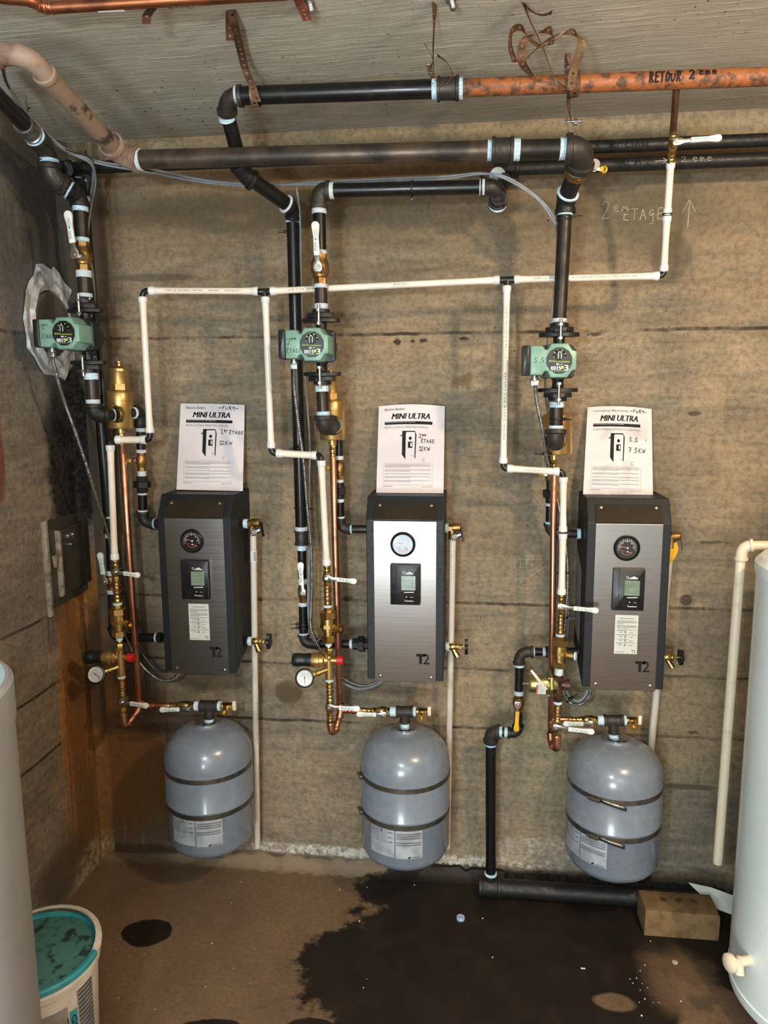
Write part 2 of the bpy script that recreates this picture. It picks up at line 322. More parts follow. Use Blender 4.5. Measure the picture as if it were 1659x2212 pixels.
def floor_mat():
    t = NT('floor_concrete'); p = t.pos()
    sx = t.n('ShaderNodeSeparateXYZ'); t.t.links.new(p, sx.inputs[0]); X, Y = sx.outputs[0], sx.outputs[1]
    big = t.noise(p, 2.4, 5, 0.6); med = t.noise(p, 9, 6, 0.65); fine = t.noise(p, 70, 6, 0.7)
    col = t.mix(t.rng(big, 0.35, 0.65), lin((122, 98, 74)), lin((104, 82, 62)))
    col = t.mix(t.rng(med, 0.35, 0.7, 0, 0.5), col, lin((126, 100, 74)))
    col = t.mix(t.rng(fine, 0.4, 0.7, 0, 0.35), col, lin((66, 50, 38)))
    crumb = t.rng(t.noise(t.scalev(p, (1, 1, 1), (3, 3, 3)), 75, 2), 0.7, 0.74)
    col = t.mix(t.math('MULTIPLY', crumb, 0.5), col, lin((176, 160, 138)))
    edge = t.math('ADD', t.math('MULTIPLY', t.math('SUBTRACT', t.noise(p, 8, 6, 0.65), 0.5), 1.1), t.math('MULTIPLY', t.math('SUBTRACT', med, 0.5), 0.4))
    wet = None
    def ell(x, y, a, b):
        du = t.math('DIVIDE', t.math('SUBTRACT', X, x), a); dv = t.math('DIVIDE', t.math('SUBTRACT', Y, y), b)
        return t.math('SQRT', t.math('ADD', t.math('MULTIPLY', du, du), t.math('MULTIPLY', dv, dv)))
    for (x, y, a, b) in ((0.05, -0.47, 0.55, 0.36), (0.12, -0.10, 0.52, 0.15), (0.42, -0.22, 0.42, 0.2), (0.16, -0.75, 0.50, 0.28),
                         (0.8, -0.2, 0.35, 0.25), (-0.41, -0.72, 0.09, 0.055), (-0.68, -0.75, 0.10, 0.05), (-1.025, -0.40, 0.08, 0.062)):
        d = ell(x, y, a, b); wet = d if wet is None else t.math('MINIMUM', wet, d)
    wf = t.rng(t.math('ADD', wet, t.math('MULTIPLY', edge, 0.6)), 0.95, 1.04, 1, 0)
    dry = t.rng(t.math('ADD', ell(0.42, -0.52, 0.055, 0.03), edge), 0.8, 1.2, 1, 0)
    dry = t.math('MAXIMUM', dry, t.rng(t.math('ADD', ell(0.63, -0.42, 0.11, 0.13), edge), 0.6, 1.3, 0.8, 0))
    dry = t.math('MAXIMUM', dry, t.rng(t.math('ADD', ell(0.10, -0.72, 0.05, 0.06), edge), 0.7, 1.2, 0.8, 0))
    wf = t.math('MULTIPLY', wf, t.math('SUBTRACT', 1.0, dry))
    wetc = t.mix(t.rng(med, 0.4, 0.75), lin((30, 22, 17)), lin((44, 33, 26)))
    col = t.mix(wf, col, wetc)
    wd = t.math('MULTIPLY', t.rng(t.math('ADD', Y, t.math('MULTIPLY', edge, 0.1)), -0.07, -0.03), t.math('SUBTRACT', 1.0, wf))
    col = t.mix(t.math('MULTIPLY', wd, 0.55), col, lin((146, 130, 108)))
    t.link(col, 'Base Color'); t.link(t.math('SUBTRACT', 0.85, t.math('MULTIPLY', wf, 0.3)), 'Roughness')
    t.b.inputs['Specular IOR Level'].default_value = 0.3
    t.bump(t.math('ADD', med, t.math('MULTIPLY', fine, 0.4)), 0.35, 0.008)
    MATS['floor_concrete'] = t.m
floor_mat()

# ------------------------------------------------------------------ mesh building
class MB:
    def __init__(s): s.v = []; s.f = []; s.m = []; s.cm = 0
    def add(s, vs, fs):
        b = len(s.v); s.v += [V(p) for p in vs]
        for f in fs: s.f.append(tuple(i+b for i in f)); s.m.append(s.cm)
        return s
    def rings(s, rings, close=True, capa=True, capb=True):
        n = len(rings[0]); vs = [p for r in rings for p in r]; fs = []
        for i in range(len(rings)-1):
            for k in range(n if close else n-1):
                k2 = (k+1) % n
                fs.append((i*n+k, i*n+k2, (i+1)*n+k2, (i+1)*n+k))
        if capa: fs.append(tuple(reversed(range(n))))
        if capb: fs.append(tuple((len(rings)-1)*n+k for k in range(n)))
        return s.add(vs, fs)
    def lathe(s, o, ax, prof, seg=20, ph=0.0, sx=1.0):
        o = V(o); ax = V(ax).normalized(); h = V((0, 0, 1)) if abs(ax.z) < 0.9 else V((0, -1, 0))
        a = h.cross(ax).normalized(); b = ax.cross(a)
        R = []
        for t, r in prof:
            r = max(r, 1e-5)
            R.append([o+ax*t+(a*cos(ph+2*pi*k/seg)*sx+b*sin(ph+2*pi*k/seg))*r for k in range(seg)])
        return s.rings(R)
    def sweep(s, pts, rad, seg=12, ell=None):
        pts = [V(p) for p in pts]; n = len(pts)
        if not hasattr(rad, '__len__'): rad = [rad]*n
        T = []
        for i in range(n): T.append((pts[min(i+1, n-1)]-pts[max(i-1, 0)]).normalized())
        h = V((0, -1, 0)) if abs(T[0].y) < 0.8 else V((0, 0, 1))
        a = (h - T[0]*h.dot(T[0])).normalized(); R = []
        for i in range(n):
            a = (a - T[i]*a.dot(T[i])).normalized(); b = T[i].cross(a)
            R.append([pts[i]+(a*cos(2*pi*k/seg)+b*sin(2*pi*k/seg))*rad[i] for k in range(seg)])
        return s.rings(R)
    def prism(s, poly, F, w0, w1, bev=0.0):
        n = len(poly); nr = []
        ar = sum(poly[i][0]*poly[(i+1) % n][1]-poly[(i+1) % n][0]*poly[i][1] for i in range(n))
        sg = 1 if ar > 0 else -1
        for i in range(n):
            p0, p1, p2 = poly[i-1], poly[i], poly[(i+1) % n]
            e1 = V((p1[0]-p0[0], p1[1]-p0[1])); e2 = V((p2[0]-p1[0], p2[1]-p1[1]))
            e1 = e1.normalized() if e1.length > 1e-9 else e2.normalized(); e2 = e2.normalized() if e2.length > 1e-9 else e1
            q = V((-(e1.y+e2.y), e1.x+e2.x)); q = q.normalized()*sg if q.length > 1e-6 else V((0, 0))
            c = max(0.5, abs(q.x*-e1.y+q.y*e1.x)); nr.append(q/c)
        R = [[F(p[0], p[1], w0) for p in poly], [F(p[0], p[1], w1-bev) for p in poly]]
        if bev: R.append([F(p[0]+q.x*bev*.3, p[1]+q.y*bev*.3, w1-bev*.3) for p, q in zip(poly, nr)]); R.append([F(p[0]+q.x*bev, p[1]+q.y*bev, w1) for p, q in zip(poly, nr)])
        if sg < 0: R = [list(reversed(r)) for r in R]
        return s.rings(R)
    def flat(s, poly, F, w=0.0):
        return s.add([F(p[0], p[1], w) for p in poly], [tuple(range(len(poly)))])
    def stroke(s, pts, wd, F, w=0.0004):
        for a, b in zip(pts[:-1], pts[1:]):
            d = V((b[0]-a[0], b[1]-a[1])); L = d.length
            if L < 1e-9: continue
            d /= L; q = V((-d.y, d.x))*wd/2; e = d*wd*0.35
            nsub = max(1, math.ceil(L/0.004)) if L < 0.1 else max(1, int(L/0.012)); ps = []
            for i in range(nsub+1):
                t = i/nsub; x = a[0]+(b[0]-a[0])*t; y = a[1]+(b[1]-a[1])*t
                ex = -e if i == 0 else (e if i == nsub else V((0, 0)))
                ps.append((x+ex.x, y+ex.y))
            vs = [];
            for x, y in ps: vs += [F(x+q.x, y+q.y, w), F(x-q.x, y-q.y, w)]
            s.add(vs, [(2*i+1, 2*i+3, 2*i+2, 2*i) for i in range(len(ps)-1)])
        return s
def frame(o, u, v=None, n=None):
    o = V(o); u = V(u).normalized(); n = V(n).normalized() if n is not None else V((0, -1, 0))
    if v is None: v = n.cross(u).normalized()
    v = V(v).normalized(); n2 = u.cross(v)
    return lambda a, b, c=0.0: o+u*a+v*b+n2*c
def rr(w, h, r, n=4, cx=0, cy=0):
    out = []
    for (sx, sy, a0) in ((1, 1, 0), (-1, 1, pi/2), (-1, -1, pi), (1, -1, 3*pi/2)):
        for k in range(n+1):
            a = a0+k*pi/2/n; out.append((cx+sx*(w/2-r)+r*cos(a), cy+sy*(h/2-r)+r*sin(a)))
    return out
def smooth(pts, n=6):
    pts = [V(p) for p in pts]; out = []
    q = [pts[0]*2-pts[1]]+pts+[pts[-1]*2-pts[-2]]
    for i in range(1, len(q)-2):
        for k in range(n):
            t = k/n; a, b, c, d = q[i-1], q[i], q[i+1], q[i+2]
            out.append(0.5*((2*b)+(c-a)*t+(2*a-5*b+4*c-d)*t*t+(-a+3*b-3*c+d)*t**3))
    out.append(pts[-1]); return out
def obj(name, mb, mats, parent=None, label=None, ang=38, sm=True):
    me = bpy.data.meshes.new(name); loc = parent.location if parent is not None else V((0, 0, 0))
    root = None
    if parent is None and mb.v:
        xs = [p.x for p in mb.v]; ys = [p.y for p in mb.v]; zs = [p.z for p in mb.v]
        loc = V(((min(xs)+max(xs))/2, (min(ys)+max(ys))/2, min(zs)))
    wl = wloc(parent) if parent is not None else loc
    me.from_pydata([p-wl for p in mb.v], [], mb.f)
    if isinstance(mats, str): mats = [mats]
    for q in mats: me.materials.append(MATS[q])
    for i, k in enumerate(mb.m): me.polygons[i].material_index = k
    me.update()
    if sm:
        me.polygons.foreach_set('use_smooth', [True]*len(me.polygons)); me.set_sharp_from_angle(angle=radians(ang))
    o = bpy.data.objects.new(name, me); C.objects.link(o)
    if parent is not None: o.parent = parent
    else: o.location = loc
    if label: o['label'] = label
    return o
def wloc(o):
    p = V(o.location)
    while o.parent is not None: o = o.parent; p = p+V(o.location)
    return p
def tag(o, label, cat, group=None, kind=None):
    if label: o['label'] = label
    if cat: o['category'] = cat
    if group: o['group'] = group
    if kind: o['kind'] = kind
    return o
def thing(name, label, cat, loc, group=None):
    o = bpy.data.objects.new(name, None); o.empty_display_size = 0.05; C.objects.link(o); o.location = V(loc)
    return tag(o, label, cat, group)
# text as a flat mesh: returns verts (x, y) and faces
_tc = {}
def text2d(s, bold=0.0, shear=0.0):
    k = (s, bold, shear)
    if k in _tc: return _tc[k]
    cu = bpy.data.curves.new('t', 'FONT'); cu.body = s; cu.size = 1; cu.resolution_u = 2; cu.offset = bold; cu.shear = shear
    cu.fill_mode = 'FRONT'
    o = bpy.data.objects.new('t', cu); C.objects.link(o)
    dg = bpy.context.evaluated_depsgraph_get(); dg.update()
    me = bpy.data.meshes.new_from_object(o.evaluated_get(dg))
    vs = [(p.co.x, p.co.y) for p in me.vertices]; fs = [tuple(p.vertices) for p in me.polygons]
    bpy.data.objects.remove(o); bpy.data.meshes.remove(me); bpy.data.curves.remove(cu)
    _tc[k] = (vs, fs); return _tc[k]
def put_text(mb, s, x0, y0, wd, ht, F, w=0.0005, bold=0.0, shear=0.0, flip=False):
    vs, fs = text2d(s, bold, shear)
    if not vs: return
    xa = min(p[0] for p in vs); xb = max(p[0] for p in vs); ya = min(p[1] for p in vs); yb = max(p[1] for p in vs)
    out = []
    for x, y in vs:
        u = (x-xa)/(xb-xa); v = (y-ya)/(yb-ya)
        if flip: u, v = 1-u, 1-v
        out.append(F(x0+u*wd, y0+v*ht, w))
    mb.add(out, fs)
G = {'1': [[(.2, .8), (.5, 1), (.5, 0)], [(.2, 0), (.8, 0)]], '2': [[(.1, .8), (.35, 1), (.7, .95), (.8, .7), (.5, .35), (.1, 0), (.9, .05)]],
 '7': [[(.1, 1), (.9, 1), (.4, 0)], [(.3, .5), (.8, .52)]], '5': [[(.85, 1), (.25, 1), (.2, .6), (.6, .62), (.85, .35), (.6, .02), (.1, .05)]],
 '.': [[(.3, 0), (.42, 0)]], '-': [[(.1, .4), (.9, .46)]], 'S': [[(.85, .9), (.5, 1), (.2, .8), (.35, .55), (.7, .4), (.75, .12), (.4, 0), (.1, .08)]],
 'F': [[(.9, 1), (.4, .95), (.3, .5), (.25, 0)], [(.1, .5), (.7, .55)]], 'U': [[(.1, .7), (.15, .15), (.45, 0), (.75, .2), (.85, .75)]],
 'R': [[(.2, 0), (.25, 1), (.75, .95), (.75, .6), (.3, .5), (.9, 0)]], 'Y': [[(.1, 1), (.2, .6), (.5, .5), (.85, 1), (.8, .3), (.7, -.1)]],
 'E': [[(.9, 1), (.3, 1), (.2, 0), (.85, 0)], [(.25, .5), (.75, .52)]], 'É': [[(.9, 1), (.3, 1), (.2, 0), (.85, 0)], [(.25, .5), (.75, .52)], [(.4, 1.15), (.8, 1.35)]],
 'T': [[(.05, 1), (.95, 1)], [(.5, 1), (.45, 0)]], 'A': [[(.1, 0), (.5, 1), (.9, 0)], [(.25, .4), (.8, .4)]],
 'G': [[(.85, .85), (.5, 1), (.15, .5), (.4, 0), (.8, .1), (.8, .45), (.5, .45)]], 'K': [[(.2, 1), (.2, 0)], [(.8, .95), (.25, .45), (.85, 0)]],
 'W': [[(.05, .95), (.25, .05), (.5, .6), (.7, .05), (.95, .95)]], 'e': [[(.2, .45), (.8, .5), (.7, .8), (.3, .8), (.15, .4), (.4, 0), (.85, .1)]],
 'r': [[(.25, .8), (.25, 0)], [(.25, .55), (.8, .8)]], 'm': [[(.1, 0), (.15, .8), (.3, .75), (.45, 0), (.5, .75), (.7, .75), (.85, 0)]],
 'g': [[(.8, .8), (.4, .9), (.2, .5), (.5, .3), (.8, .7), (.75, -.4), (.3, -.4)]], 'I': [[(.5, 1), (.5, 0)]], 'L': [[(.25, 1), (.2, 0), (.85, 0)]],
 'i': [[(.5, .7), (.5, 0)]], 'M': [[(.1, 0), (.2, 1), (.5, .4), (.8, 1), (.9, 0)]], 'O': [[(.5, 1), (.15, .6), (.3, .05), (.75, .1), (.85, .7), (.5, 1)]],
 '^': [[(.5, 1), (.5, -.1)], [(.1, .45), (.5, 1), (.95, .5)]], '>': [[(0, .45), (1.3, .5)], [(.9, .85), (1.3, .5), (.9, .15)]], 'P': [[(.2, 0), (.25, 1), (.75, .9), (.7, .55), (.3, .5)]]}
def hand(mb, s, x, y, cw, h, F, wd, w=0.0006):
    for ch in s:
        if ch == ' ': x += cw*0.6; continue
        for st in G.get(ch, []):
            mb.stroke([(x+(a+random.uniform(-.03, .03))*cw*0.86, y+(b+random.uniform(-.03, .03))*h) for a, b in st], wd, F, w)
        x += cw*(0.55 if ch in '1.iI' else 1)
    return x

# ------------------------------------------------------------------ plumbing helpers (pixel radii, real depths)
def prof(kind, L, r):
    e = min(0.0015, L*.2)
    if kind == 'c': return [(0, r*.9), (e, r), (L-e, r), (L, r*.9)]
    if kind == 't':
        n = 6; out = []
        for i in range(n+1): out.append((L*i/n, r*(1+(0.05 if i % 2 else -0.01))))
        return out
    if kind == 'b': return [(L*t, r*q) for t, q in ((0, .62), (.04, .78), (.18, .8), (.24, .95), (.4, 1), (.6, 1), (.76, .95), (.82, .8), (.96, .78), (1, .62))]
    if kind == 'f': return [(L*t, r*q) for t, q in ((0, .8), (.06, .98), (.16, 1), (.24, .82), (.42, .78), (.5, .92), (.58, .78), (.76, .82), (.84, 1), (.94, .98), (1, .8))]
    if kind == 'k': return [(L*t, r*q) for t, q in ((0, .94), (.02, 1.04), (.14, 1.04), (.17, .94), (.83, .94), (.86, 1.04), (.98, 1.04), (1, .94))]
    return [(0, r*.9), (L*.08, r), (L*.92, r), (L, r*.9)]
def stack(par, A, B, items):
    a, b = P(*A), P(*B); hor = abs(B[0]-A[0]) > abs(B[1]-A[1])
    ia = 0 if hor else 1; outs = []
    for it in items:
        y0, y1, r, mt, kind, name = it[:6]
        t0 = (y0-A[ia])/(B[ia]-A[ia]); t1 = (y1-A[ia])/(B[ia]-A[ia])
        p0 = a.lerp(b, t0); p1 = a.lerp(b, t1); rm = r*mpp((p0+p1)/2); L = (p1-p0).length
        seg = 6 if kind == 'h' else (8 if kind == 'o' else 22)
        mb = MB().lathe(p0, p1-p0, prof(kind, L, rm*(1.05 if kind in 'ho' else 1)), seg, pi/6 if kind == 'h' else pi/8)
        outs.append(obj(name, mb, mt, par, ang=38))
    return outs
def pipe(par, A, B, r, mt, name='pipe_section', seg=24):
    a, b = P(*A), P(*B); rm = r*mpp((a+b)/2)
    return obj(name, MB().lathe(a, b-a, prof('c', (b-a).length, rm), seg), mt, par)
def elbow(par, A, K, B, r, mt, name='elbow', col=1.18, n=9):
    a, k, b = P(*A), P(*K), P(*B); rm = r*mpp(k)
    da = (k-a).normalized(); db = (b-k).normalized(); mb = MB()
    ls = min((k-a).length, (b-k).length)*0.85
    p0 = k-da*ls; p1 = k+db*ls
    pts = [a] + [p0*(1-t)**2+k*2*t*(1-t)+p1*t*t for t in [i/n for i in range(n+1)]] + [b]
    q = [pts[0]]
    for p in pts[1:]:
        if (p-q[-1]).length > 1e-4: q.append(p)
    mb.sweep(q, rm, 20)
    L = rm*0.55
    if col:
        for o, d in ((a, da), (b, -db)):
            mb.lathe(o, d, [(0, rm*.9), (0, rm*col*.97), (L*.15, rm*col), (L*.85, rm*col), (L, rm*1.0)], 22)
    return obj(name, mb, mt, par)
def tape(par, A, d, r, L=5, mt='thread_tape'):
    # ring of thread tape at A, extending L pixels along direction d (world vector)
    a = P(*A); m_ = mpp(a)
    return obj('thread_tape', MB().lathe(a, V(d), prof('t', L*m_, r*m_), 22), mt, par)
def cable(par, pts, r, mt, name='cable', n=8, seg=8):
    w = smooth([P(*p) for p in pts], n); rm = r*mpp(w[len(w)//2])
    return obj(name, MB().sweep(w, rm, seg), mt, par)
def armored(par, pts, r, name='armored_sheath'):
    w = smooth([P(*p) for p in pts], 16)
    # resample
    L = [0]
    for a, b in zip(w[:-1], w[1:]): L.append(L[-1]+(b-a).length)
    tot = L[-1]; st = 0.0012; n = int(tot/st); out = []; rad = []; j = 0; rm = r*mpp(w[len(w)//2])
    for i in range(n+1):
        d = tot*i/n
        while j < len(L)-2 and L[j+1] < d: j += 1
        t = (d-L[j])/max(1e-9, L[j+1]-L[j]); out.append(w[j].lerp(w[j+1], t))
        ph = (d % 0.0062)/0.0062; rad.append(rm*(1.08 if 0.2 < ph < 0.65 else 0.80))
    return obj(name, MB().sweep(out, rad, 8), 'galvanised', par, ang=50)
def plate_handle(par, A, B, w, txt=None, mt='handle_white', br=0.26, s_off=0.0, brmat='chrome', txt_mat='teal_ink', flip=False):
    a, b = P(*A), P(*B); m_ = mpp(a); L = (b-a).length; W2 = w*m_/2
    F = frame(a, b-a, n=(0, -1, 0))
    if br > 0:
        pl = [(-W2*1.0, -W2*.7), (-W2*.5, -W2*1.1), (W2*.7, -W2*1.1), (L*br*.6, -W2*.55), (L*br+.004, -W2*.6), (L*br+.004, W2*.6), (L*br*.6, W2*.55), (W2*.7, W2*1.1), (-W2*.5, W2*1.1), (-W2*1.0, W2*.7)]
        obj('handle_bracket', MB().prism(pl, F, -.0015, .0015, .0005), brmat, par)
    x0 = L*br; r = W2*.9; pl = [(x0, -W2*.72), (x0+(L-x0)*.55, -W2*.66), (L-W2*1.5, -W2*.95)]
    pl += [(L-W2+W2*cos(t), W2*sin(t)) for t in [(-pi/2+pi*i/8) for i in range(9)]]
    pl += [(L-W2*1.5, W2*.95), (x0+(L-x0)*.55, W2*.66), (x0, W2*.72)]
    h = obj('handle', MB().prism(pl, F, -.002, .0045, .0018), mt, par)
    if txt:
        mb = MB(); ll = (L-x0)
        put_text(mb, txt, x0+ll*.12, -W2*.25, ll*.26, W2*.75, F, .0049, 0.006, 0, flip)
        hh = obj('printed_text', mb, txt_mat, h, sm=False)
        mb = MB()
        for k in range(3): mb.stroke([(x0+ll*.45, -W2*.35+k*W2*.3), (x0+ll*.75, -W2*.35+k*W2*.3)], W2*.09, F, .0049)
        mb.lathe(F(x0+ll*.46, W2*.05, .0046), F(0, 0, 1)-F(0, 0, 0), [(0, W2*.22), (.0004, W2*.2)], 10)
        obj('printed_mark', mb, txt_mat, h, sm=False)
    return h
def ball_valve(label, A, B, r, stem, tip, w, txt=None, mt='handle_white', bodymat='brass', kind='bulge', group=None, br=.26, txt_mat='teal_ink', flip=False, extra=()):
    a, b = P(*A), P(*B); L = (b-a).length; rm = r*mpp(a); t = thing('ball_valve', label, 'valve', b if b.z < a.z else a, group)
    mb = MB(); ax = b-a
    if kind == 'bulge':
        mb.lathe(a, ax, [(0, rm*.7), (0, rm*.74), (L*.2, rm*.74), (L*.22, rm*.7)], 6, pi/6)
        mb.lathe(a, ax, [(L*.2, rm*.66), (L*.21, rm*.84), (L*.3, rm*.88), (L*.36, rm*.97), (L*.6, rm*.97), (L*.66, rm*.86), (L*.77, rm*.80), (L*.8, rm*.66)], 22)
        mb.lathe(a, ax, [(L*.79, rm*.7), (L*.8, rm*.74), (L, rm*.74), (L, rm*.7)], 6, pi/6)
    else:
        mb.lathe(a, ax, [(L*q, rm*v) for q, v in ((0, .7), (0, .85), (.07, .85), (.1, .7), (.2, .7), (.24, .9), (.34, .95), (.42, 1.05), (.62, 1.05), (.68, .85), (.78, .72), (.9, .7), (.93, .85), (1, .85), (1, .7))], 8)
    obj('valve_body', mb, bodymat, t)
    sp = P(*stem); o = a+ax*(((sp-a).dot(ax))/ax.dot(ax)); o = V((sp.x, o.y, sp.z)); mm = mpp(sp)
    ln = (o-sp).length
    mb = MB().lathe(o, sp-o, [(0, rm*.5), (ln*.7, rm*.42), (ln*.7, rm*.3), (ln+.004, rm*.3)], 12)
    mb.lathe(sp+V((0, -.001, 0)), (0, -1, 0), [(0, rm*.38), (.004, rm*.36), (.004, rm*.16), (.0075, rm*.15)], 6)
    obj('stem_nut', mb, 'chrome', t)
    plate_handle(t, stem, tip, w, txt, mt, br, txt_mat=txt_mat, flip=flip)
    for e in extra: stack(t, A, B, [e])
    return t
def cable_tie(label, A, d, r, tail=(1, 0, 0), group='black cable ties on the pipes'):
    a = P(*A); m_ = mpp(a); rm = r*m_; d = V(d).normalized()
    mb = MB().lathe(a-d*.0022, d, [(0, rm*.97), (0, rm), (.0012, rm*1.04), (.0032, rm*1.04), (.0044, rm), (.0044, rm*.97)], 22)
    tl = V(tail).normalized(); side = d.cross(tl)
    F = frame(a+tl*rm*1.0, tl, d)
    mb.prism(rr(.010, .009, .001, 2, .004, 0), F, -.004, .004, .001)
    mb.prism(rr(.02, .0035, .001, 2, .016, 0.001), F, -.001, .001, 0)
    o = obj('cable_tie', mb, 'plastic_black'); return tag(o, label, 'cable tie', group)
UPV = V((0, 0, 1)); DN = V((0, 0, -1)); XR = V((1, 0, 0)); YF = V((0, -1, 0))

# ------------------------------------------------------------------ the room
def slab(name, x0, x1, y0, y1, z0, z1, mt):
    mb = MB(); vs = [(x, y, z) for z in (z0, z1) for y in (y0, y1) for x in (x0, x1)]
    mb.add(vs, [(0, 2, 3, 1), (4, 5, 7, 6), (0, 1, 5, 4), (2, 6, 7, 3), (0, 4, 6, 2), (1, 3, 7, 5)])
    o = obj(name, mb, mt, sm=False); o['kind'] = 'structure'; return o
XL, XR_, YB, ZC = -1.36, 2.5, -4.6, 2.535
wall_back = slab('wall_back', XL-.15, XR_+.15, 0, .15, -.1, ZC+.1, 'back_wall_concrete')
wall_left = slab('wall_left', XL-.15, XL, YB-.15, 0, -.1, ZC+.1, 'left_wall_concrete')
slab('wall_right', XR_, XR_+.15, YB-.15, 0, -.1, ZC+.1, 'side_wall_concrete')
slab('wall_front', XL, XR_, YB-.15, YB, -.1, ZC+.1, 'white_wall')
slab('floor', XL-.15, XR_+.15, YB-.15, .15, -.15, 0, 'floor_concrete')
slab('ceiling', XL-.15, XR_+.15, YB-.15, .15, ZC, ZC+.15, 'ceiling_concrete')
# narrow concrete strip in the corner
t1 = MB(); t1.add([(XL, -.045, 0), (XL+.03, 0, 0), (XL, 0, 0), (XL, -.045, ZC), (XL+.03, 0, ZC), (XL, 0, ZC)], [(0, 1, 4, 3), (0, 3, 5, 2), (1, 2, 5, 4)])
o = obj('trim_1', t1, 'left_wall_concrete', sm=False); o['kind'] = 'structure'
# rough crumbling cove of plaster where the wall meets the floor
mb = MB(); R = []; rnd = random.Random(5)
for i in range(60):
    x = -1.2+1.33*i/59; a = 0.026+0.02*rnd.random()*sin(pi*i/59)+.004; b = 0.022+0.022*rnd.random(); k_ = min(1, i/9); a = a*k_+.001; b = b*k_+.001
    R.append([V((x, .002, b)), V((x, -.01, b*.9)), V((x, -a*.55, b*.45+rnd.uniform(0, .004))), V((x, -a, .003)), V((x, -a-.02, -.002)), V((x, .002, -.002))])
mb.rings(R); o = obj('trim_2', mb, 'floor_concrete'); o['kind'] = 'structure'
mb = MB(); rnd = random.Random(9)
for i in range(150):
    x = rnd.choice([rnd.uniform(-.62, .07), rnd.gauss(-.32, .1), rnd.gauss(-.12, .12)]); x = min(.07, max(-.66, x))
    z = 0.045+abs(rnd.gauss(0, .011)); r = rnd.uniform(.0035, .010)
    mb.lathe((x, .003, z), (0, -1, rnd.uniform(-.3, .3)), [(0, r), (.004, r*.9), (.007, r*.4)], rnd.choice((5, 6, 7)), rnd.random()*3)
o = obj('plaster_crust', mb, 'plaster', sm=False); tag(o, 'white crumbly mineral crust along the foot of the back wall', 'mineral crust', kind='stuff')

# chalk on the back wall
FWALL = lambda u, v, w=0.0: V((u, -w, v))
def wall_hand(s, x0, y0, x1, h, wd=.0022, parent=wall_back, name='chalk_writing'):
    a = P(x0, y0, 0); b = P(x1, y0, 0); mb = MB(); n = sum(.55 if c in '1.iI' else (.6 if c == ' ' else 1) for c in s)
    hand(mb, s, a.x, a.z, (b.x-a.x)/n, h, FWALL, wd, .0008); return obj(name, mb, 'chalk', parent, sm=False)
wall_hand('2', 1298, 473, 1322, .052); wall_hand('em', 1322, 458, 1362, .022); wall_hand('ETAgE', 1344, 476, 1435, .032)
wall_hand('^', 1470, 484, 1508, .072)
wall_hand('PET', 1110, 1226, 1144, .03, .0015)
mb = MB(); pp = lambda x, y: (P(x, y, 0).x, P(x, y, 0).z)
for st in ([(1113, 1251), (1135, 1248)], [(1120, 1262), (1180, 1222)], [(1134, 1238), (1118, 1268), (1140, 1272)]): mb.stroke([pp(*q) for q in st], .0014, FWALL, .0008)
obj('chalk_writing', mb, 'chalk', wall_back, sm=False)

# ------------------------------------------------------------------ iron clean-out door, foil patch on the left wall
FL = lambda u, v, w=0.0: V((XL+w, u, v))       # u = y, v = z
t = thing('cleanout_door', 'grey iron clean-out door with light edges set low in the left wall', 'iron door', (XL, -.13, 1.03))
obj('door_frame', MB().prism([(-.262, 1.025), (-.0, 1.035), (-.0, 1.316), (-.262, 1.318)], FL, .0, .010, .003), 'door_iron', t, sm=False)
obj('frame_edge', MB().prism([(-.272, 1.005), (-.256, 1.01), (-.256, 1.322), (-.272, 1.318)], FL, .0, .016, .004), 'door_edge', t)
d = obj('door_panel', MB().prism([(-.205, 1.062), (-.02, 1.066), (-.02, 1.288), (-.205, 1.276)], FL, .010, .022, .004), 'door_iron', t, sm=False)
obj('panel_edge', MB().prism([(-.214, 1.058), (-.200, 1.062), (-.200, 1.276), (-.214, 1.28)], FL, .010, .026, .004), 'door_edge', d)
obj('latch', MB().prism([(-.245, 1.20), (-.205, 1.205), (-.21, 1.19), (-.235, 1.16)], FL, .012, .022, .002), 'door_edge', d)
mb = MB()
for yy in (-.16, -.13): mb.prism(rr(.006, .014, .002, 2, yy, 1.25), FL, .022, .028, .001)
mb.prism(rr(.03, .008, .002, 2, -.14, 1.222), FL, .022, .032, .001); obj('handle_lug', mb, 'chrome', d)
# crumpled foil round the old flue opening
rnd = random.Random(4); N = 26; R = []
for k, (ru, wv) in enumerate(((.60, .006), (.72, .014), (.84, .008), (.95, .012), (1.0, .001))):
    ring = []
    for i in range(N):
        a = 2*pi*i/N; q = ru*(1+(rnd.uniform(-.10, .10) if k >= 3 else rnd.uniform(-.03, .03)))
        ring.append(FL(-.135+.150*q*cos(a), 1.945+.175*q*sin(a), wv+rnd.uniform(0, .007)))
    R.append(ring)
o = obj('foil_patch', MB().rings(R, capa=False, capb=False), 'foil', sm=False); tag(o, 'crumpled silver foil sealed round the old flue hole on the left wall', 'foil')
mb = MB().lathe((XL, -.135, 1.945), (1, 0, 0), [(0, .098), (.012, .1), (.016, .092), (.012, .08), (.01, .0)], 40)
o = obj('flue_cover', mb, 'thimble_grey'); tag(o, 'round grey-brown cover plate closing the flue hole inside the foil', 'flue cover')

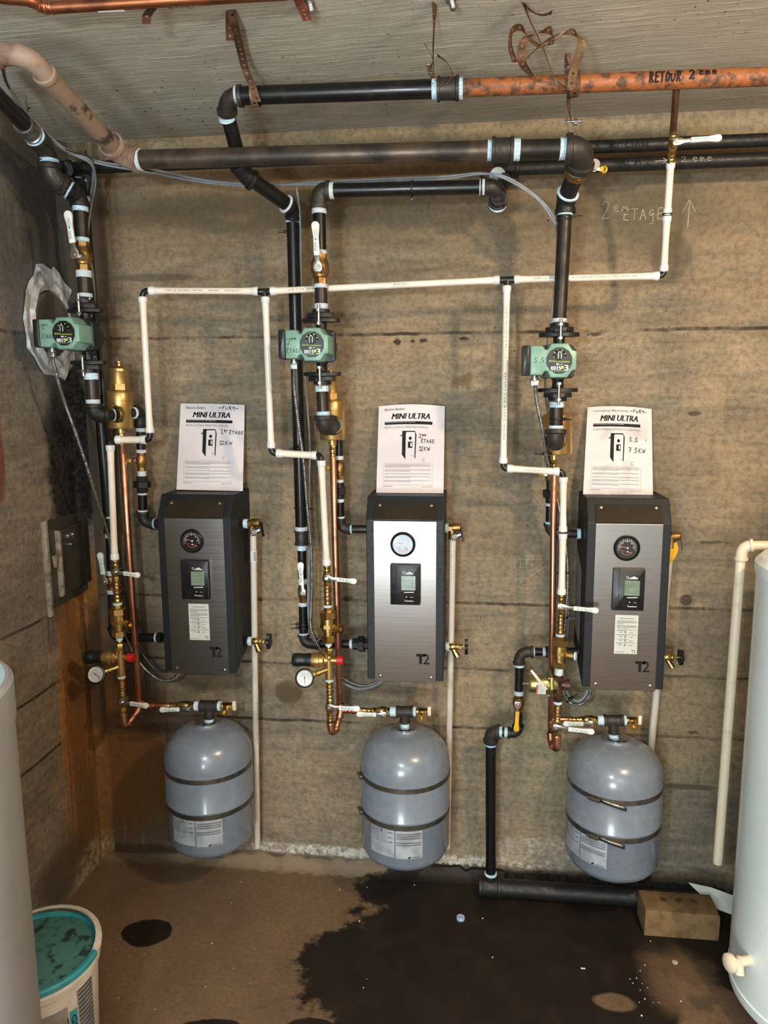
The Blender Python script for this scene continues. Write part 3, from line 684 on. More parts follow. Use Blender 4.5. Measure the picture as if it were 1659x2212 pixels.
# ------------------------------------------------------------------ boilers
def boiler(xc, label, sticker, side_label):
    t = thing('electric_boiler', label, 'boiler', (xc, -.105, .81), 'wall-hung electric boilers')
    L = lambda x, y, z: V((xc+x, -y, z))
    # cabinet : side profile extruded (y = distance from wall)
    prf = [(0.002, .885), (.07, .862), (.21, .812), (.21, 1.327), (.168, 1.397), (.002, 1.397)]
    W = .121
    FS = lambda a, b, w=0.0: L(w, a, b)
    mb = MB().prism(prf, FS, -W, W, .0); cab = obj('cabinet', mb, 'cabinet_black', t, sm=False)
    bv = cab.modifiers.new('edge', 'BEVEL'); bv.width = .0025; bv.segments = 2
    # side seams and vents
    mb = MB()
    for sx in (1,):
        for k in range(7): mb.prism([(.03+k*.009, 1.15), (.033+k*.009, 1.15), (.033+k*.009, 1.30), (.03+k*.009, 1.30)], FS, sx*W, sx*(W+.0006))
    obj('vent_slots', mb, 'ink', cab, sm=False)
    F = lambda u, v, w=0.0: L(u, .21+w, v)
    pw = .097
    pnl = obj('front_panel', MB().prism([(-pw, .808), (pw, .808), (pw, 1.325), (-pw, 1.325)], F, .0, .003, .0006), 'brushed_steel', t, sm=False)
    tp0 = V((0, .2115, 1.327)); tp1 = V((0, .172, 1.39)); dv = (tp1-tp0).normalized()
    nn = V((0, dv.z, -dv.y)); nn = nn if nn.y > 0 else -nn
    FC = lambda u, v, w=0.0: L(u, (tp0+dv*v+nn*w).y, (tp0+dv*v+nn*w).z)
    obj('top_panel', MB().prism([(-pw, .001), (pw, .001), (pw-.002, .060), (-pw+.002, .060)], FC, .0, .003, .0006), 'dark_top_panel', t, sm=False)
    for (u, v, ff) in ((-.08, .05, FC), (.08, .05, FC), (-.08, .825, F), (.082, .825, F)):
        o = ff(u, v, .003); ax = ff(u, v, 1)-ff(u, v, 0)
        obj('screw', MB().lathe(o, ax, [(0, .0052), (.001, .0056), (.0025, .0045), (.0035, .001)], 14), 'chrome', t)
    # top holes
    mb = MB()
    for u in (-.095, .095): mb.lathe(L(u, .14, 1.397), UPV, [(0, .004), (.0004, .004)], 12)
    obj('mounting_hole', mb, 'ink', cab, sm=False)
    # gauge
    gz = 1.253; gx = -.006
    go = F(gx, gz, .003)
    bz = obj('gauge_bezel', MB().lathe(go, YF, [(0, .038), (.004, .039), (.010, .037), (.012, .034), (.008, .0325), (.0065, .031)], 40), 'plastic_black', t)
    dl = obj('gauge_dial', MB().lathe(F(gx, gz, .009), YF, [(0, .0325), (.0006, .0325)], 36), 'dial_black', bz, sm=False)
    FD = lambda u, v, w=0.0: F(gx+u, gz+v, .0098+w)
    mb = MB()
    for k in range(17):
        a = pi*1.08-k*(pi*1.16)/16
        mb.stroke([(.0225*cos(a), .0225*sin(a)+.001), ((.0265 if k % 2 else .0275)*cos(a), (.0265 if k % 2 else .0275)*sin(a)+.001)], .0011, FD, .0002)
    for k, s_ in enumerate(('0', '20', '40', '60', '80')):
        a = pi*1.0-k*pi/4; put_text(mb, s_, .0185*cos(a)-.002, .0185*sin(a), .004, .0035, FD, .0002)
    for k in range(28):
        a = pi-k*pi/27; b = pi-(k+1)*pi/27
        if k < 27: mb.stroke([(.021*cos(a), .021*sin(a)+.001), (.021*cos(b), .021*sin(b)+.001)], .0006, FD, .0002)
    obj('gauge_scale', mb, 'print_white', dl, sm=False)
    mb = MB()
    for k in range(9):
        a = -pi*.9+k*pi*.8/8; mb.stroke([(.012*cos(a), -.009+.010*sin(a)), (.015*cos(a), -.009+.0125*sin(a))], .0012, FD, .0002)
    mb.stroke([(-.019, -.007), (-.008, -.0085)], .001, FD, .0002); mb.stroke([(.002, -.010), (.016, -.0155)], .0016, FD, .0005)
    mb.stroke([(.001, .001), (-.0185, .0065)], .0018, FD, .0006); obj('gauge_needle', mb, 'orange_needle', dl, sm=False)
    mb = MB().lathe(FD(.002, .001, 0), YF, [(0, .0028), (.0016, .0026)], 12); mb.lathe(FD(.002, -.010, 0), YF, [(0, .0024), (.0014, .0022)], 12)
    obj('needle_hub', mb, 'print_white', dl)
    # controller
    cx, cz = .002, 1.128
    c = obj('controller', MB().prism(rr(.093, .128, .003, 3, cx, cz), F, .003, .019, .003), 'plastic_black', t)
    FK = lambda u, v, w=0.0: F(cx+u, cz+v, .019+w)
    obj('controller_groove', MB().flat([(-.029, -.062), (-.0275, -.062), (-.0275, .062), (-.029, .062)], FK, .0003), 'ink', c, sm=False)
    s = obj('screen', MB().prism(rr(.044, .046, .001, 2, .010, .006), FK, 0, .0012, .0004), 'lcd', c, sm=False)
    mb = MB()
    for q in ([(-.011, .014), (.022, .014)], [(.022, .029), (.022, -.008)], [(.022, .005), (.031, .005)], [(-.011, -.006), (.031, -.006)], [(.022, .020), (.031, .020)]): mb.stroke(q, .0007, FK, .0015)
    obj('screen_segments', mb, 'lcd_line', s, sm=False)
    mb = MB(); put_text(mb, 'T2', -.009, .034, .009, .0075, FK, .0004, .008)
    mb.flat([(.001, .034), (.026, .034), (.026, .036), (.0145, .0425), (.001, .036)], FK, .0004)
    mb.stroke([(-.003, -.0235), (.026, -.0225)], .0024, FK, .0004)
    mb.lathe(FK(.004, -.038, 0), YF, [(0, .0018), (.0004, .0018)], 10); put_text(mb, 'Menu', .016, -.040, .009, .0028, FK, .0004)
    put_text(mb, 'T2', -.003, -.0525, .006, .005, FK, .0004, .008); put_text(mb, 'ultraSmart', .004, -.0525, .022, .0042, FK, .0004, .02)
    obj('printed_logo', mb, 'print_white', c, sm=False)
    # big T2 mark bottom right
    mb = MB(); FT = lambda u, v, w=0.0: F(.035+u, .868+v, .0034+w)
    mb.flat([(0, .025), (.030, .025), (.030, .034), (0, .034)], FT); mb.flat([(.009, 0), (.018, 0), (.018, .025), (.009, .025)], FT)
    put_text(mb, '2', .0215, 0, .021, .034, FT, 0, .008)
    obj('printed_logo', mb, 'ink', pnl, sm=False)
    if sticker:
        x0, z0 = .0, .985
        st = obj('instruction_label', MB().prism(rr(.068, .122, .001, 1, x0+.004, z0), F, .003, .0034, .0), 'label_paper', t, sm=False)
        mb = MB(); FX = lambda u, v, w=0.0: F(x0+.004+u, z0+v, .0037+w)
        put_text(mb, 'PROCEDURE DE REGLAGE', -.02, .049, .042, .0028, FX, 0, .02)
        rnd = random.Random(3); v = .043
        for grp in (4, 4, 2, 2, 1, 2):
            for k in range(grp):
                e = .029 if k < grp-1 else rnd.uniform(-.015, .02); mb.stroke([(-.028, v), (e, v)], .0008, FX); v -= .003
            v -= .0022
            if grp in (1, 2):
                mb.stroke([(-.02, v), (-.012, v+.001)], .0012, FX)
                hand(mb, '15' if grp == 2 else '12', -.006, v-.002, .005, .0055, FX, .0009, 0); mb.stroke([(.008, v), (.02, v)], .0009, FX); v -= .0062
        put_text(mb, 'T2', .017, -.057, .012, .009, FX, 0, .008); mb.stroke([(-.03, -.055), (-.006, -.055)], .0009, FX)
        obj('printed_text', mb, 'ink', st, sm=False)
    if side_label:
        FS2 = lambda u, v, w=0.0: L(-W-.0006-w, .02+u, v)
        sl = obj('rating_label', MB().prism([(0.0, .95), (.10, .92), (.10, 1.16), (0.0, 1.21)], FS2, .0, .0004), 'label_grey', t, sm=False)
        mb = MB()
        for k in range(26): mb.stroke([(.01, 1.185-k*.0082), (.09, 1.145-k*.0082+.0)], .0012, FS2, .0008)
        obj('printed_text', mb, 'grey_ink', sl, sm=False)
    return t
BX = (-.878, -.2025, .467)
boiler(BX[0], 'left boiler, white instruction label under its controller, its steel front evenly dull grey', True, False)
boiler(BX[1], 'middle electric boiler with a plain steel front and no instruction label', False, False)
boiler(BX[2], 'right boiler with instruction label, splashed steel front and a rating label on its left side', True, True)

# ------------------------------------------------------------------ manuals standing on the boilers
def manual(TL, TR, BL, BR, label, lines, french=False, curve=.0, mt='paper', st=.012, sb=.085):
    a, b, c, d = P(*TL, st), P(*TR, st), P(*BL, sb), P(*BR, sb)
    def F(u, v, w=0.0):                # u 0..1 right, v 0..1 up
        p = (c.lerp(d, u)).lerp(a.lerp(b, u), v)
        n = V((0, -1, .25)).normalized()
        bow = curve*sin(pi*u)*(v**1.5)
        return p+V((0, -.6*bow, bow*.45))+n*w
    t = thing('manual', label, 'manual', (c+d)/2, 'stapled manuals leaning on the wall')
    N = 16; mb = MB()
    f = [[F(i/N, j/N, .003) for i in range(N+1)] for j in range(N+1)]; k_ = [[F(i/N, j/N, .0) for i in range(N+1)] for j in range(N+1)]
    vs = [p for r in f for p in r]+[p for r in k_ for p in r]; fs = []; M = (N+1)**2
    for j in range(N):
        for i in range(N):
            q = j*(N+1)+i; fs.append((q, q+1, q+N+2, q+N+1)); fs.append((M+q, M+q+N+1, M+q+N+2, M+q+1))
    for i in range(N):
        for (p0, p1) in ((i, i+1), ((N)*(N+1)+i+1, (N)*(N+1)+i), ((i+1)*(N+1), i*(N+1)), (i*(N+1)+N, (i+1)*(N+1)+N)): fs.append((p0, M+p0, M+p1, p1))
    mb.add(vs, fs); pg = obj('cover', mb, mt, t)
    FF = lambda u, v, w=0.0: F(u, v, .0036)
    mb = MB()
    put_text(mb, 'Chaudières Électriques' if french else 'Electric Boilers', .09, .938, .54 if french else .31, .026, FF, 0, .008, .25)
    [put_text(mb, 'MINI ULTRA', .2+dx_, .838, .575, .064, lambda u, v, w=0.0, q_=dx_: F(u, v, .0036+q_*.02), 0, 0, .25) for dx_ in (0, .005, .010)]
    bar = []; 
    mb.add([FF(.1+.72*i/12, .778+.034*j) for i in range(13) for j in (0, 1)], [(2*i, 2*i+2, 2*i+3, 2*i+1) for i in range(12)])
    # picture of the boiler : dark side, outline
    X0, Y0, SX, SY = .37, .385, .21, .32
    q = lambda x, y: (X0+SX*x, Y0+SY*y)
    mb.flat([q(.0, .17), (q(.26, 0)), q(.26, .9), q(.0, 1)], FF); mb.flat([q(.0, 1), q(.26, .9), q(.3, .96), q(.95, .96), q(.9, 1)], FF)
    mb.flat([q(.9, .05), q(.97, .05), q(1.02, .85), q(.95, .96), q(.9, .98), q(.93, .85)], FF)
    mb.flat([q(.42, .40), q(.74, .40), q(.74, .62), q(.42, .62)], FF)
    mb.add([FF(X0+SX*(.58+.11*cos(a)), Y0+SY*(.74+.06*sin(a))) for a in [2*pi*k/16 for k in range(16)]], [tuple(range(16))])
    put_text(mb, 'T2', X0+SX*.68, Y0+SY*.1, .022, .014, FF, 0, .008)
    mb.stroke([q(-.12, .82), q(0, .86)], .012, FF)
    obj('printed_text', mb, 'ink', pg, sm=False)
    mb = MB()
    put_text(mb, "GUIDE D'INSTALLATION ET D'OPERATION" if french else 'INSTALLATION & OPERATING MANUAL', .1, .735, .72 if french else .66, .024, FF)
    mb.flat([q(.27, .02), q(.89, .03), q(.92, .85), q(.27, .86)], FF) if False else None
    for A_, B_ in (((.1, .34), (.83, .34)), ((.1, .1), (.83, .1)), ((.1, .34), (.1, .1)), ((.83, .34), (.83, .1))): mb.stroke([A_, B_], .0022, FF)
    v = .325
    for n_ in (3, 2, 1, 2, 2):
        for k in range(n_):
            e = .80 if k < n_-1 or n_ == 1 else .5; mb.stroke([(.12, v), (e, v)], .0042, FF); v -= .013
        v -= .018
    mb.stroke([(.1, .082), (.24, .082)], .005, FF); mb.stroke([(.68, .08), (.84, .08)], .004, FF)
    for k in range(10):
        a_, b_ = radians(50+k*26), radians(50+(k+1)*26); mb.stroke([(.70+.022*cos(a_), .378+.017*sin(a_)), (.70+.022*cos(b_), .378+.017*sin(b_))], .005, FF)
    obj('fine_print', mb, 'grey_ink', pg, sm=False)
    mb = MB(); put_text(mb, 'Modeles de 3 kW a 12 kW - 240 V monophase' if french else 'Models from 3 kW to 12 kW - 240 V single phase', .115, .797, .45, .010, lambda u, v, w=0: F(u, v, .0040), 0, .02)
    for (x, y, w_, h_) in ((.62, .53, .06, .04),): mb.flat([q(.6, .45), q(.7, .45), q(.7, .58), q(.6, .58)], lambda u, v, w=0: F(u, v, .0040))
    obj('reversed_print', mb, 'print_white', pg, sm=False)
    mb = MB()
    for (s_, x, y, cw, h) in lines: hand(mb, s_, x, y, cw, h, FF, .0075)
    obj('handwriting', mb, 'ink', pg, sm=False)
manual((391, 872), (529, 875), (382, 1058), (525, 1061), 'flat manual on the left boiler, handwritten FURY, first floor, 12 kW',
       [('-FURY-', .60, .938, .052, .036), ('1', .64, .655, .06, .05), ('er', .695, .675, .03, .03), ('ÉTAGE', .77, .655, .046, .035), ('12KW', .62, .53, .06, .04)], curve=.003)
manual((818.6, 878), (961, 878), (813, 1066), (958, 1068), 'bowed manual on the middle boiler, handwritten second floor and 12 kW, no name on top',
       [('2', .62, .63, .045, .04), ('em', .665, .65, .035, .018), ('ÉTAGE', .65, .575, .042, .036), ('12KW', .62, .485, .05, .045)], curve=.014)
manual((1269, 880), (1407, 884), (1259, 1073), (1410, 1078), 'soiled French manual on the right boiler, handwritten FURY, S.S and 7.5 kW',
       [('-FURY-', .66, .938, .045, .036), ('S.S', .65, .62, .055, .045), ('7.5KW', .64, .50, .058, .05), ('i', .89, .63, .04, .035)], True, .013, 'soiled_paper')

# ------------------------------------------------------------------ circulator pumps
def pump(x, z, s0, words, label, yaw=0.0, dx=0.0):
    t = thing('circulator_pump', label, 'pump', (x, -s0, z-.09), 'green circulator pumps')
    ca, sa = cos(yaw), sin(yaw)
    def L(a, y, b): return V((x+a*ca+(y)*sa, -s0-(y*ca-a*sa), z+b))     # y forward from axis
    FV = lambda u, v, w=0.0: L(u, w, v)
    mb = MB()
    mb.lathe(L(0, 0, -.082), UPV, [(0, .026), (.008, .026), (.014, .0165), (.032, .0155), (.05, .026), (.114, .026), (.132, .0155), (.150, .0165), (.156, .026), (.164, .026)], 24)
    mb.lathe(L(.0, -.03, 0), L(0, 1, 0)-L(0, 0, 0), [(0, .02), (.004, .042), (.05, .046), (.066, .046)], 32)
    for zz in (-.082, .071): mb.prism([(.056*cos(a)*(1 if abs(cos(a)) > .9 else .92), .03*sin(a)) for a in [2*pi*k/28 for k in range(28)]], lambda u, v, w=0.0: L(u, v, zz+w), 0, .011, .002)
    obj('volute', mb, 'pump_black', t)
    obj('mounting_plate', MB().prism(rr(.094, .09, .014, 5, .004+dx, 0), FV, .036, .056, .003), 'pump_black', t)
    for (u, v) in ((-.036, .035), (.044, .035), (-.036, -.035), (.044, -.035)):
        obj('motor_screw', MB().lathe(L(u+dx, .056, v), L(0, 1, 0)-L(0, 0, 0), [(0, .0058), (.004, .0058), (.0045, .0035), (.002, .003)], 14), 'plastic_black', t)
    pl = [(-.076, -.038), (-.044, -.038), (-.036, -.028), (-.030, -.028), (-.022, -.045), (.022, -.045), (.030, -.034), (.034, -.028), (.046, -.024), (.046, .024), (.034, .028), (.030, .034), (.022, .045), (-.022, .045), (-.030, .030), (-.036, .030), (-.044, .040), (-.076, .040)]
    pl = [(a+dx, b) for a, b in pl]
    mt_ = obj('motor_housing', MB().prism(pl, FV, .056, .128, .006), 'pump_green', t, ang=30)
    obj('terminal_cover', MB().prism(rr(.02, .079, .004, 3, -.086+dx, .0015), FV, .060, .126, .004), 'plastic_black', t)
    cx = dx
    dp = obj('dial_plate', MB().prism([(cx+.0345*cos(a), .0355*sin(a)) for a in [pi/12+2*pi*k/12 for k in range(12)]], FV, .128, .1295, .0005), 'plastic_black', mt_, sm=False)
    FP = lambda u, v, w=0.0: L(cx+u, .1301+w, v)
    mb = MB()
    for (a0, a1) in ((200, 150), (140, 110)[::1], (105, 70), (60, 20), (10, -20)):
        st = [(.0155*cos(radians(a0+(a1-a0)*k/6)), .0135+.0135*sin(radians(a0+(a1-a0)*k/6))) for k in range(7)]
        mb.stroke(st, .003, FP)
    put_text(mb, 'taco', -.027, -.0035, .016, .0055, FP, 0, .006, .2); put_text(mb, 'ComfortSolutions', -.0105, -.0055, .037, .005, FP, 0, .006, .2)
    mb.stroke([(-.022, -.0275), (.012, -.0275)], .0009, FP)
    mb.lathe(FP(.0085, -.018, -.0003), YF, [(0, .004), (.0004, .004)], 14); put_text(mb, 'e', .0045, -.0215, .008, .007, FP, .0002, .008)
    obj('lime_print', mb, 'lime', dp, sm=False)
    mb = MB(); [put_text(mb, '0015', -.022+dx_, -.0250, .026, .0105, FP, .0001+dx_*.25, 0) for dx_ in (0, .0006, .0012)]; [put_text(mb, '3', .0125+dx_, -.0268, .0105, .0150, FP, .0006+dx_*.25, 0) for dx_ in (0, .0008, .0016)]
    mb.flat(rr(.008, .0034, .0015, 2, -.004, -.0098), FP); mb.stroke([(.003, -.0098), (.009, -.0098)], .0012, FP)
    for q in ([(-.004, .004), (-.004, .019), (0, .024), (.004, .019), (.004, .004)],): mb.stroke(q, .0016, FP, .0087)
    obj('white_print', mb, 'print_white', dp, sm=False)
    mb = MB().lathe(FP(0, .013, -.0003), YF, [(0, .0115), (.003, .011), (.004, .010)], 20)
    mb.prism(rr(.0055, .019, .002, 2, 0, .0135), FP, .003, .008, .001); obj('selector_knob', mb, 'plastic_black', dp)
    mb = MB(); FH = lambda u, v, w=0.0: L(cx+u, .1282+w, v)
    for (s_, u, v, cw, h) in words: hand(mb, s_, u, v, cw, h, FH, .0011, .0004)
    obj('handwriting', mb, 'ink', mt_, sm=False)
    # cable connector under the terminal box
    mb = MB(); c0 = L(-.060+dx, .09, -.038); mb.lathe(c0, DN, [(0, .009), (.006, .009), (.006, .012), (.013, .012), (.013, .010), (.026, .010), (.026, .006)], 12)
    mb.prism(rr(.022, .016, .002, 2, -.060+dx, -.058), FV, .094, .103, .002)
    mb.lathe(L(-.060+dx, .103, -.058), L(0, 1, 0)-L(0, 0, 0), [(0, .005), (.003, .005), (.003, .002)], 10)
    obj('cable_connector', mb, 'galvanised', t)
    # companion flanges, each with a front and a rear bolt
    for sgn in (1, -1):
        zf = .083 if sgn > 0 else -.083-.014
        mb = MB().prism([(.041*cos(a)*(1.0 if abs(sin(a)) < .75 else .95), .034*sin(a)) for a in [pi/8+2*pi*k/8 for k in range(8)]], lambda u, v, w=0.0: L(u, v, zf+w), 0, .014, .003)
        zh = .097 if sgn > 0 else -.097-.010
        mb.lathe(L(0, 0, zh), UPV, [(0, .0265), (.010, .0265)], 20); obj('flange', mb, 'pump_black', t)
        for sy in (1, -1):
            y_ = sy*.031+(.004 if sy > 0 else 0); mb = MB(); zb = (.060 if sgn > 0 else -.118)
            mb.lathe(L(0.0, y_, zb), UPV, [(0, .0038), (.058, .0038)], 10)
            mb.lathe(L(0.0, y_, .099 if sgn > 0 else -.062), UPV, [(0, .0075), (.0065, .0075)], 6)
            mb.lathe(L(0.0, y_, .062 if sgn > 0 else -.106), UPV, [(0, .0075), (.0065, .0075)], 6)
            obj('bolt', mb, 'chrome', t)
    return t
SP = .28
pump(-1.159, 1.889, SP, [('1', -.068, .012, .013, .014), ('er', -.060, .020, .008, .007), ('ÉTAGE', -.068, -.014, .0075, .011)], 'circulator pump by the left wall, handwritten first floor on its green cover')
pump(-.4385, 1.847, SP, [('2', -.070, .000, .012, .016), ('em', -.060, .013, .009, .006), ('ÉTAGE', -.072, -.022, .0085, .011)], 'middle circulator pump, handwritten second floor beside its dial', dx=-.001)
pump(.239, 1.795, SP, [('S.S.', -.066, -.004, .0115, .012)], 'right circulator pump, handwritten S.S. beside its dial', dx=-.012)

# ------------------------------------------------------------------ expansion tanks
def tank(px, zc, ztop, label, x=None, clamp=0.0, lab0=0.0):
    cx = x; s = .163; r = .147; z0 = zc
    t = thing('expansion_tank', label, 'tank', (cx, -s, z0), 'grey expansion tanks')
    H = ztop-z0; o = V((cx, -s, z0)); hs = H-.012
    prf = [(0, .002), (.0015, .03), (.008, .075), (.022, .115), (.04, .137), (.06, r), (hs*.44, r), (hs*.445, r+.0015), (hs*.455, r+.0015), (hs*.46, r), (hs-.112, r), (hs-.092, .1455), (hs-.070, .1405), (hs-.050, .1315), (hs-.033, .118), (hs-.019, .100), (hs-.009, .078), (hs-.003, .056), (hs, .040), (hs+.004, .036), (hs+.010, .036), (hs+.011, .03)]
    obj('tank_body', MB().lathe(o, UPV, prf, 72), 'tank_grey', t, ang=60)
    mb = MB().lathe(o+V((0, 0, hs+.008)), UPV, [(0, .034), (.003, .040), (.006, .040), (.008, .034), (.005, .02), (.005, .012)], 36)
    obj('top_flange', mb, 'chrome', t)
    mb = MB().lathe(o+V((0, 0, hs+.010)), UPV, [(0, .012), (.008, .012), (.008, .0095), (.028, .0095)], 6); obj('nipple', mb, 'galvanised', t)
    # label wrapped on the front of the body
    def FB(u, v, w=0.0):            # u metres round the body from the front centre
        a = -pi/2+u/r; return V((cx+(r+w)*cos(a), -s+(r+w)*sin(a), z0+v))
    lz = hs*.44
    for (u0, u1, nm, vb) in ((lab0-.10, lab0-.012, 0, .088), (lab0-.008, lab0+.078, 1, .086)):
        n = 10; ls = [FB(u0+(u1-u0)*i/n, vb+(lz-.018-vb)*j, .0007) for i in range(n+1) for j in (0, 1)]
        lb = obj('rating_label', MB().add(ls, [(2*i, 2*i+2, 2*i+3, 2*i+1) for i in range(n)]), 'tank_label', t, sm=False)
        mb = MB(); g = MB(); F2 = lambda u, v, w=0.0: FB(u, v, .0013)
        hgt = lz-.018-vb
        if nm:
            for k in range(6):
                if k == 3: continue
                g.stroke([(u0+.004, vb+hgt-.010-k*.0075), (u1-.006, vb+hgt-.010-k*.0075)], .0042, F2)
            put_text(mb, 'CALEFACTIO', u0+.05, vb+.002, .03, .0045, F2, 0, .008); mb.stroke([(u0+.042, vb+.003), (u0+.046, vb+.006)], .005, F2)
        else:
            for k in range(7): g.stroke([(u0+.004, vb+hgt-.006-k*.0065), (u0+.036, vb+hgt-.006-k*.0065)], .0022, F2); g.stroke([(u0+.042, vb+hgt-.006-k*.0065), (u0+.064, vb+hgt-.006-k*.0065)], .002, F2)
            for k in range(3): put_text(mb, ('100 PSI', '240 F', '12 PSI')[k], u0+.068, vb+hgt-.012-k*.016, .014, .005, F2, 0, .02)
            mb.stroke([(u0+.044, vb+hgt-.002), (u0+.044, vb+hgt-.010)], .003, F2)
        obj('fine_print', g, 'grey_ink', lb, sm=False); obj('printed_text', mb, 'ink', lb, sm=False)
    # steel clamp bands
    for zb in (lz+.108, lz-.016 if clamp < 9 else 0):
        b = obj('clamp_band', MB().lathe(V((cx, -s, z0+zb)), UPV, [(0, r), (0, r+.0016), (.0155, r+.0016), (.0155, r)], 72), 'band_steel', t)
        a = radians(clamp); d = V((cos(a), sin(a), 0)); tg = V((-sin(a), cos(a), 0)); c = V((cx, -s, z0+zb+.006))+d*(r+.002)
        F = lambda u, v, w=0.0: c+tg*u+UPV*v+d*w
        mb = MB().prism(rr(.030, .013, .002, 2), F, 0, .009, .002); mb.lathe(c+tg*-.016+d*.006, tg, [(-.006, .005), (0, .005), (0, .0032), (.034, .0032)], 8)
        obj('band_screw', mb, 'band_steel', b)
        F3 = lambda u, v, w=0.0: V((cx, -s, z0+zb+.006))+V((cos(a+u/r), sin(a+u/r), 0))*(r+.0026+w)+UPV*v
        if clamp > -150: 
            n = 8; mb = MB().add([F3(.015+.075*i/n, (-.006+.012*j)-.014*(i/n)**1.4, 0.001+.004*(i/n)) for i in range(n+1) for j in (0, 1)], [(2*i, 2*i+2, 2*i+3, 2*i+1) for i in range(n)])
            q = obj('band_end', mb, 'band_steel', b); q.modifiers.new('th', 'SOLIDIFY').thickness = .0012
    return t
tank(0, .166, .622, 'left expansion tank with both labels facing front, clamp screws on its far left', x=-.882, clamp=-178, lab0=.01)
tank(0, .172, .634, 'middle expansion tank with two labels and clamp screws at its left edge', x=-.208, clamp=-158, lab0=-.01)
tank(0, .180, .630, 'right expansion tank, clamp screws turned to the front left with loose band ends', x=.465, clamp=-122, lab0=-.12)

# ------------------------------------------------------------------ iron pipework
A_, Bq = 'iron pipe', 'pipe'
# old brown pipe run near the ceiling, with the diagonal leg towards the room
t = thing('heating_pipe', 'long brown iron pipe across the wall top, dirty painted leg rising to the left', 'pipe', P(800, 345, .42))
elbow(t, (-10, 118, .90), (62, 112, .90), (100, 166, .835), 23, 'dirty_fitting')
pipe(t, (95, 160, .84), (245, 318, .47), 20.5, 'dirty_pipe')
pipe(t, (-60, 123, .90), (15, 119, .90), 20, 'dirty_pipe')
elbow(t, (238, 310, .485), (268, 340, .42), (300, 345, .42), 23, 'dirty_fitting')
tape(t, (297, 345, .42), XR, 21.5, 9, 'white_tape')
pipe(t, (300, 345, .42), (1062, 325, .42), 20, 'brown_pipe')
stack(t, (1050, 325, .42), (1250, 321, .42), [(1053, 1064, 21, 'thread_tape', 't', 'thread_tape'), (1062, 1110, 26.5, 'cast_fitting', 'k', 'coupling'), (1109, 1124, 22, 'thread_tape', 't', 'thread_tape'), (1122, 1212, 20.5, 'worn_iron', 'c', 'pipe_section'), (1209, 1224, 22, 'thread_tape', 't', 'thread_tape')])
elbow(t, (1221, 322, .42), (1262, 322, .42), (1250, 362, .375), 27.5, 'cast_fitting')
a, b = P(1250, 360, .375), P(1222, 425, .30)
dd = b-a
tape(t, (1249, 358, .375), dd, 24, 12, 'white_tape')
obj('union_nut', MB().lathe(a+dd*.12, dd, [(0, 22*mpp(a)), (.004, 27*mpp(a)), (.018, 26*mpp(a)), (.022, 22*mpp(a))], 8), 'dull_brass', t)
pipe(t, (1246, 368, .37), (1224, 425, .30), 19, 'dark_fitting')
elbow(t, (1227, 418, .305), (1221, 438, .28), (1221, 462, .28), 20, 'dark_fitting', col=1.12)
tape(t, (1228, 415, .307), dd, 23, 6)
mb = MB()
FR = lambda u, v, w=0.0: (lambda p, r: p+V((0, -sqrt(max(0, r*r-min(abs(v), r*.95)**2))-w, v)))(V((u, -.42, 2.34)), .0255)
# yellow-levered valve behind the right elbow
ball_valve('brass ball valve behind the top right iron elbow, short yellow lever', (1244, 372, .355), (1234, 392, .335), 22, (1281, 362, .33), (1312, 368, .33), 15, None, 'handle_yellow', 'dull_brass', br=.5)
# upper rust-and-black return pipe
t = thing('return_pipe', 'upper return pipe, new black on the left and rusty orange on the right', 'pipe', P(900, 200, .5))
elbow(t, (524, 207, .50), (488, 210, .50), (491, 245, .468), 19, 'cast_fitting', n=10)
tape(t, (509, 207, .5), XR, 19.5, 10, 'white_tape'); 
d1 = P(522, 360, .36)-P(491, 240, .47)
tape(t, (489, 251, .466), d1, 17, 9)
pipe(t, (490, 243, .468), (521, 360, .362), 15.5, 'black_iron')
elbow(t, (515, 352, .372), (527, 378, .345), (548, 392, .327), 19, 'dark_fitting')
pipe(t, (540, 385, .335), (632, 450, .215), 15.5, 'black_iron')
elbow(t, (620, 441, .23), (634, 455, .20), (633, 474, .19), 16, 'dark_fitting', col=1.12)
d2 = P(632, 450, .215)-P(548, 392, .327); tape(t, (616, 439, .234), d2, 19, 5, 'white_tape')
pipe(t, (513, 207, .5), (940, 192, .5), 19, 'black_iron')
stack(t, (930, 193, .5), (1010, 190, .5), [(933, 946, 21, 'thread_tape', 't', 'thread_tape'), (944, 992, 24.5, 'cast_fitting', 'k', 'coupling'), (989, 1000, 21.5, 'thread_tape', 't', 'thread_tape')])
pipe(t, (996, 190, .5), (1720, 163, .5), 18.5, 'rust_pipe')
ra, rb = P(996, 190, .5), P(1720, 163, .5)
def on_pipe(a, b, r):
    d = (b-a).normalized(); up = V((0, 0, 1)); up = (up-d*up.dot(d)).normalized(); f = d.cross(up); f = f if f.y < 0 else -f
    return lambda u, v, w=0.0: a+d*u+up*v+f*(sqrt(max(0, r*r-min(abs(v), r*.95)**2))+w)
def pipe_hand(par, a, b, rpx, s, x0, x1, v, h, wd=.0026, mt='ink'):
    r = rpx*mpp((a+b)/2)+.0006; F = on_pipe(a, b, r); d = (b-a).normalized()
    pr = lambda x, ym: None
    # find u for pixel x on the pipe axis
    def u_of(x, pa=None):
        lo, hi = 0.0, (b-a).length
        for _ in range(40):
            mi = (lo+hi)/2; p = a+d*mi-CAM; X = IW/2+FPX*p.dot(RT)/p.dot(FW)
            if X < x: lo = mi
            else: hi = mi
        return lo
    u0, u1 = u_of(x0), u_of(x1); n = sum(.55 if c in '1.iI' else (.6 if c == ' ' else 1) for c in s)
    mb = MB(); hand(mb, s, u0, v, (u1-u0)/n, h, F, wd, .0011); return obj('handwriting', mb, mt, par, sm=False)
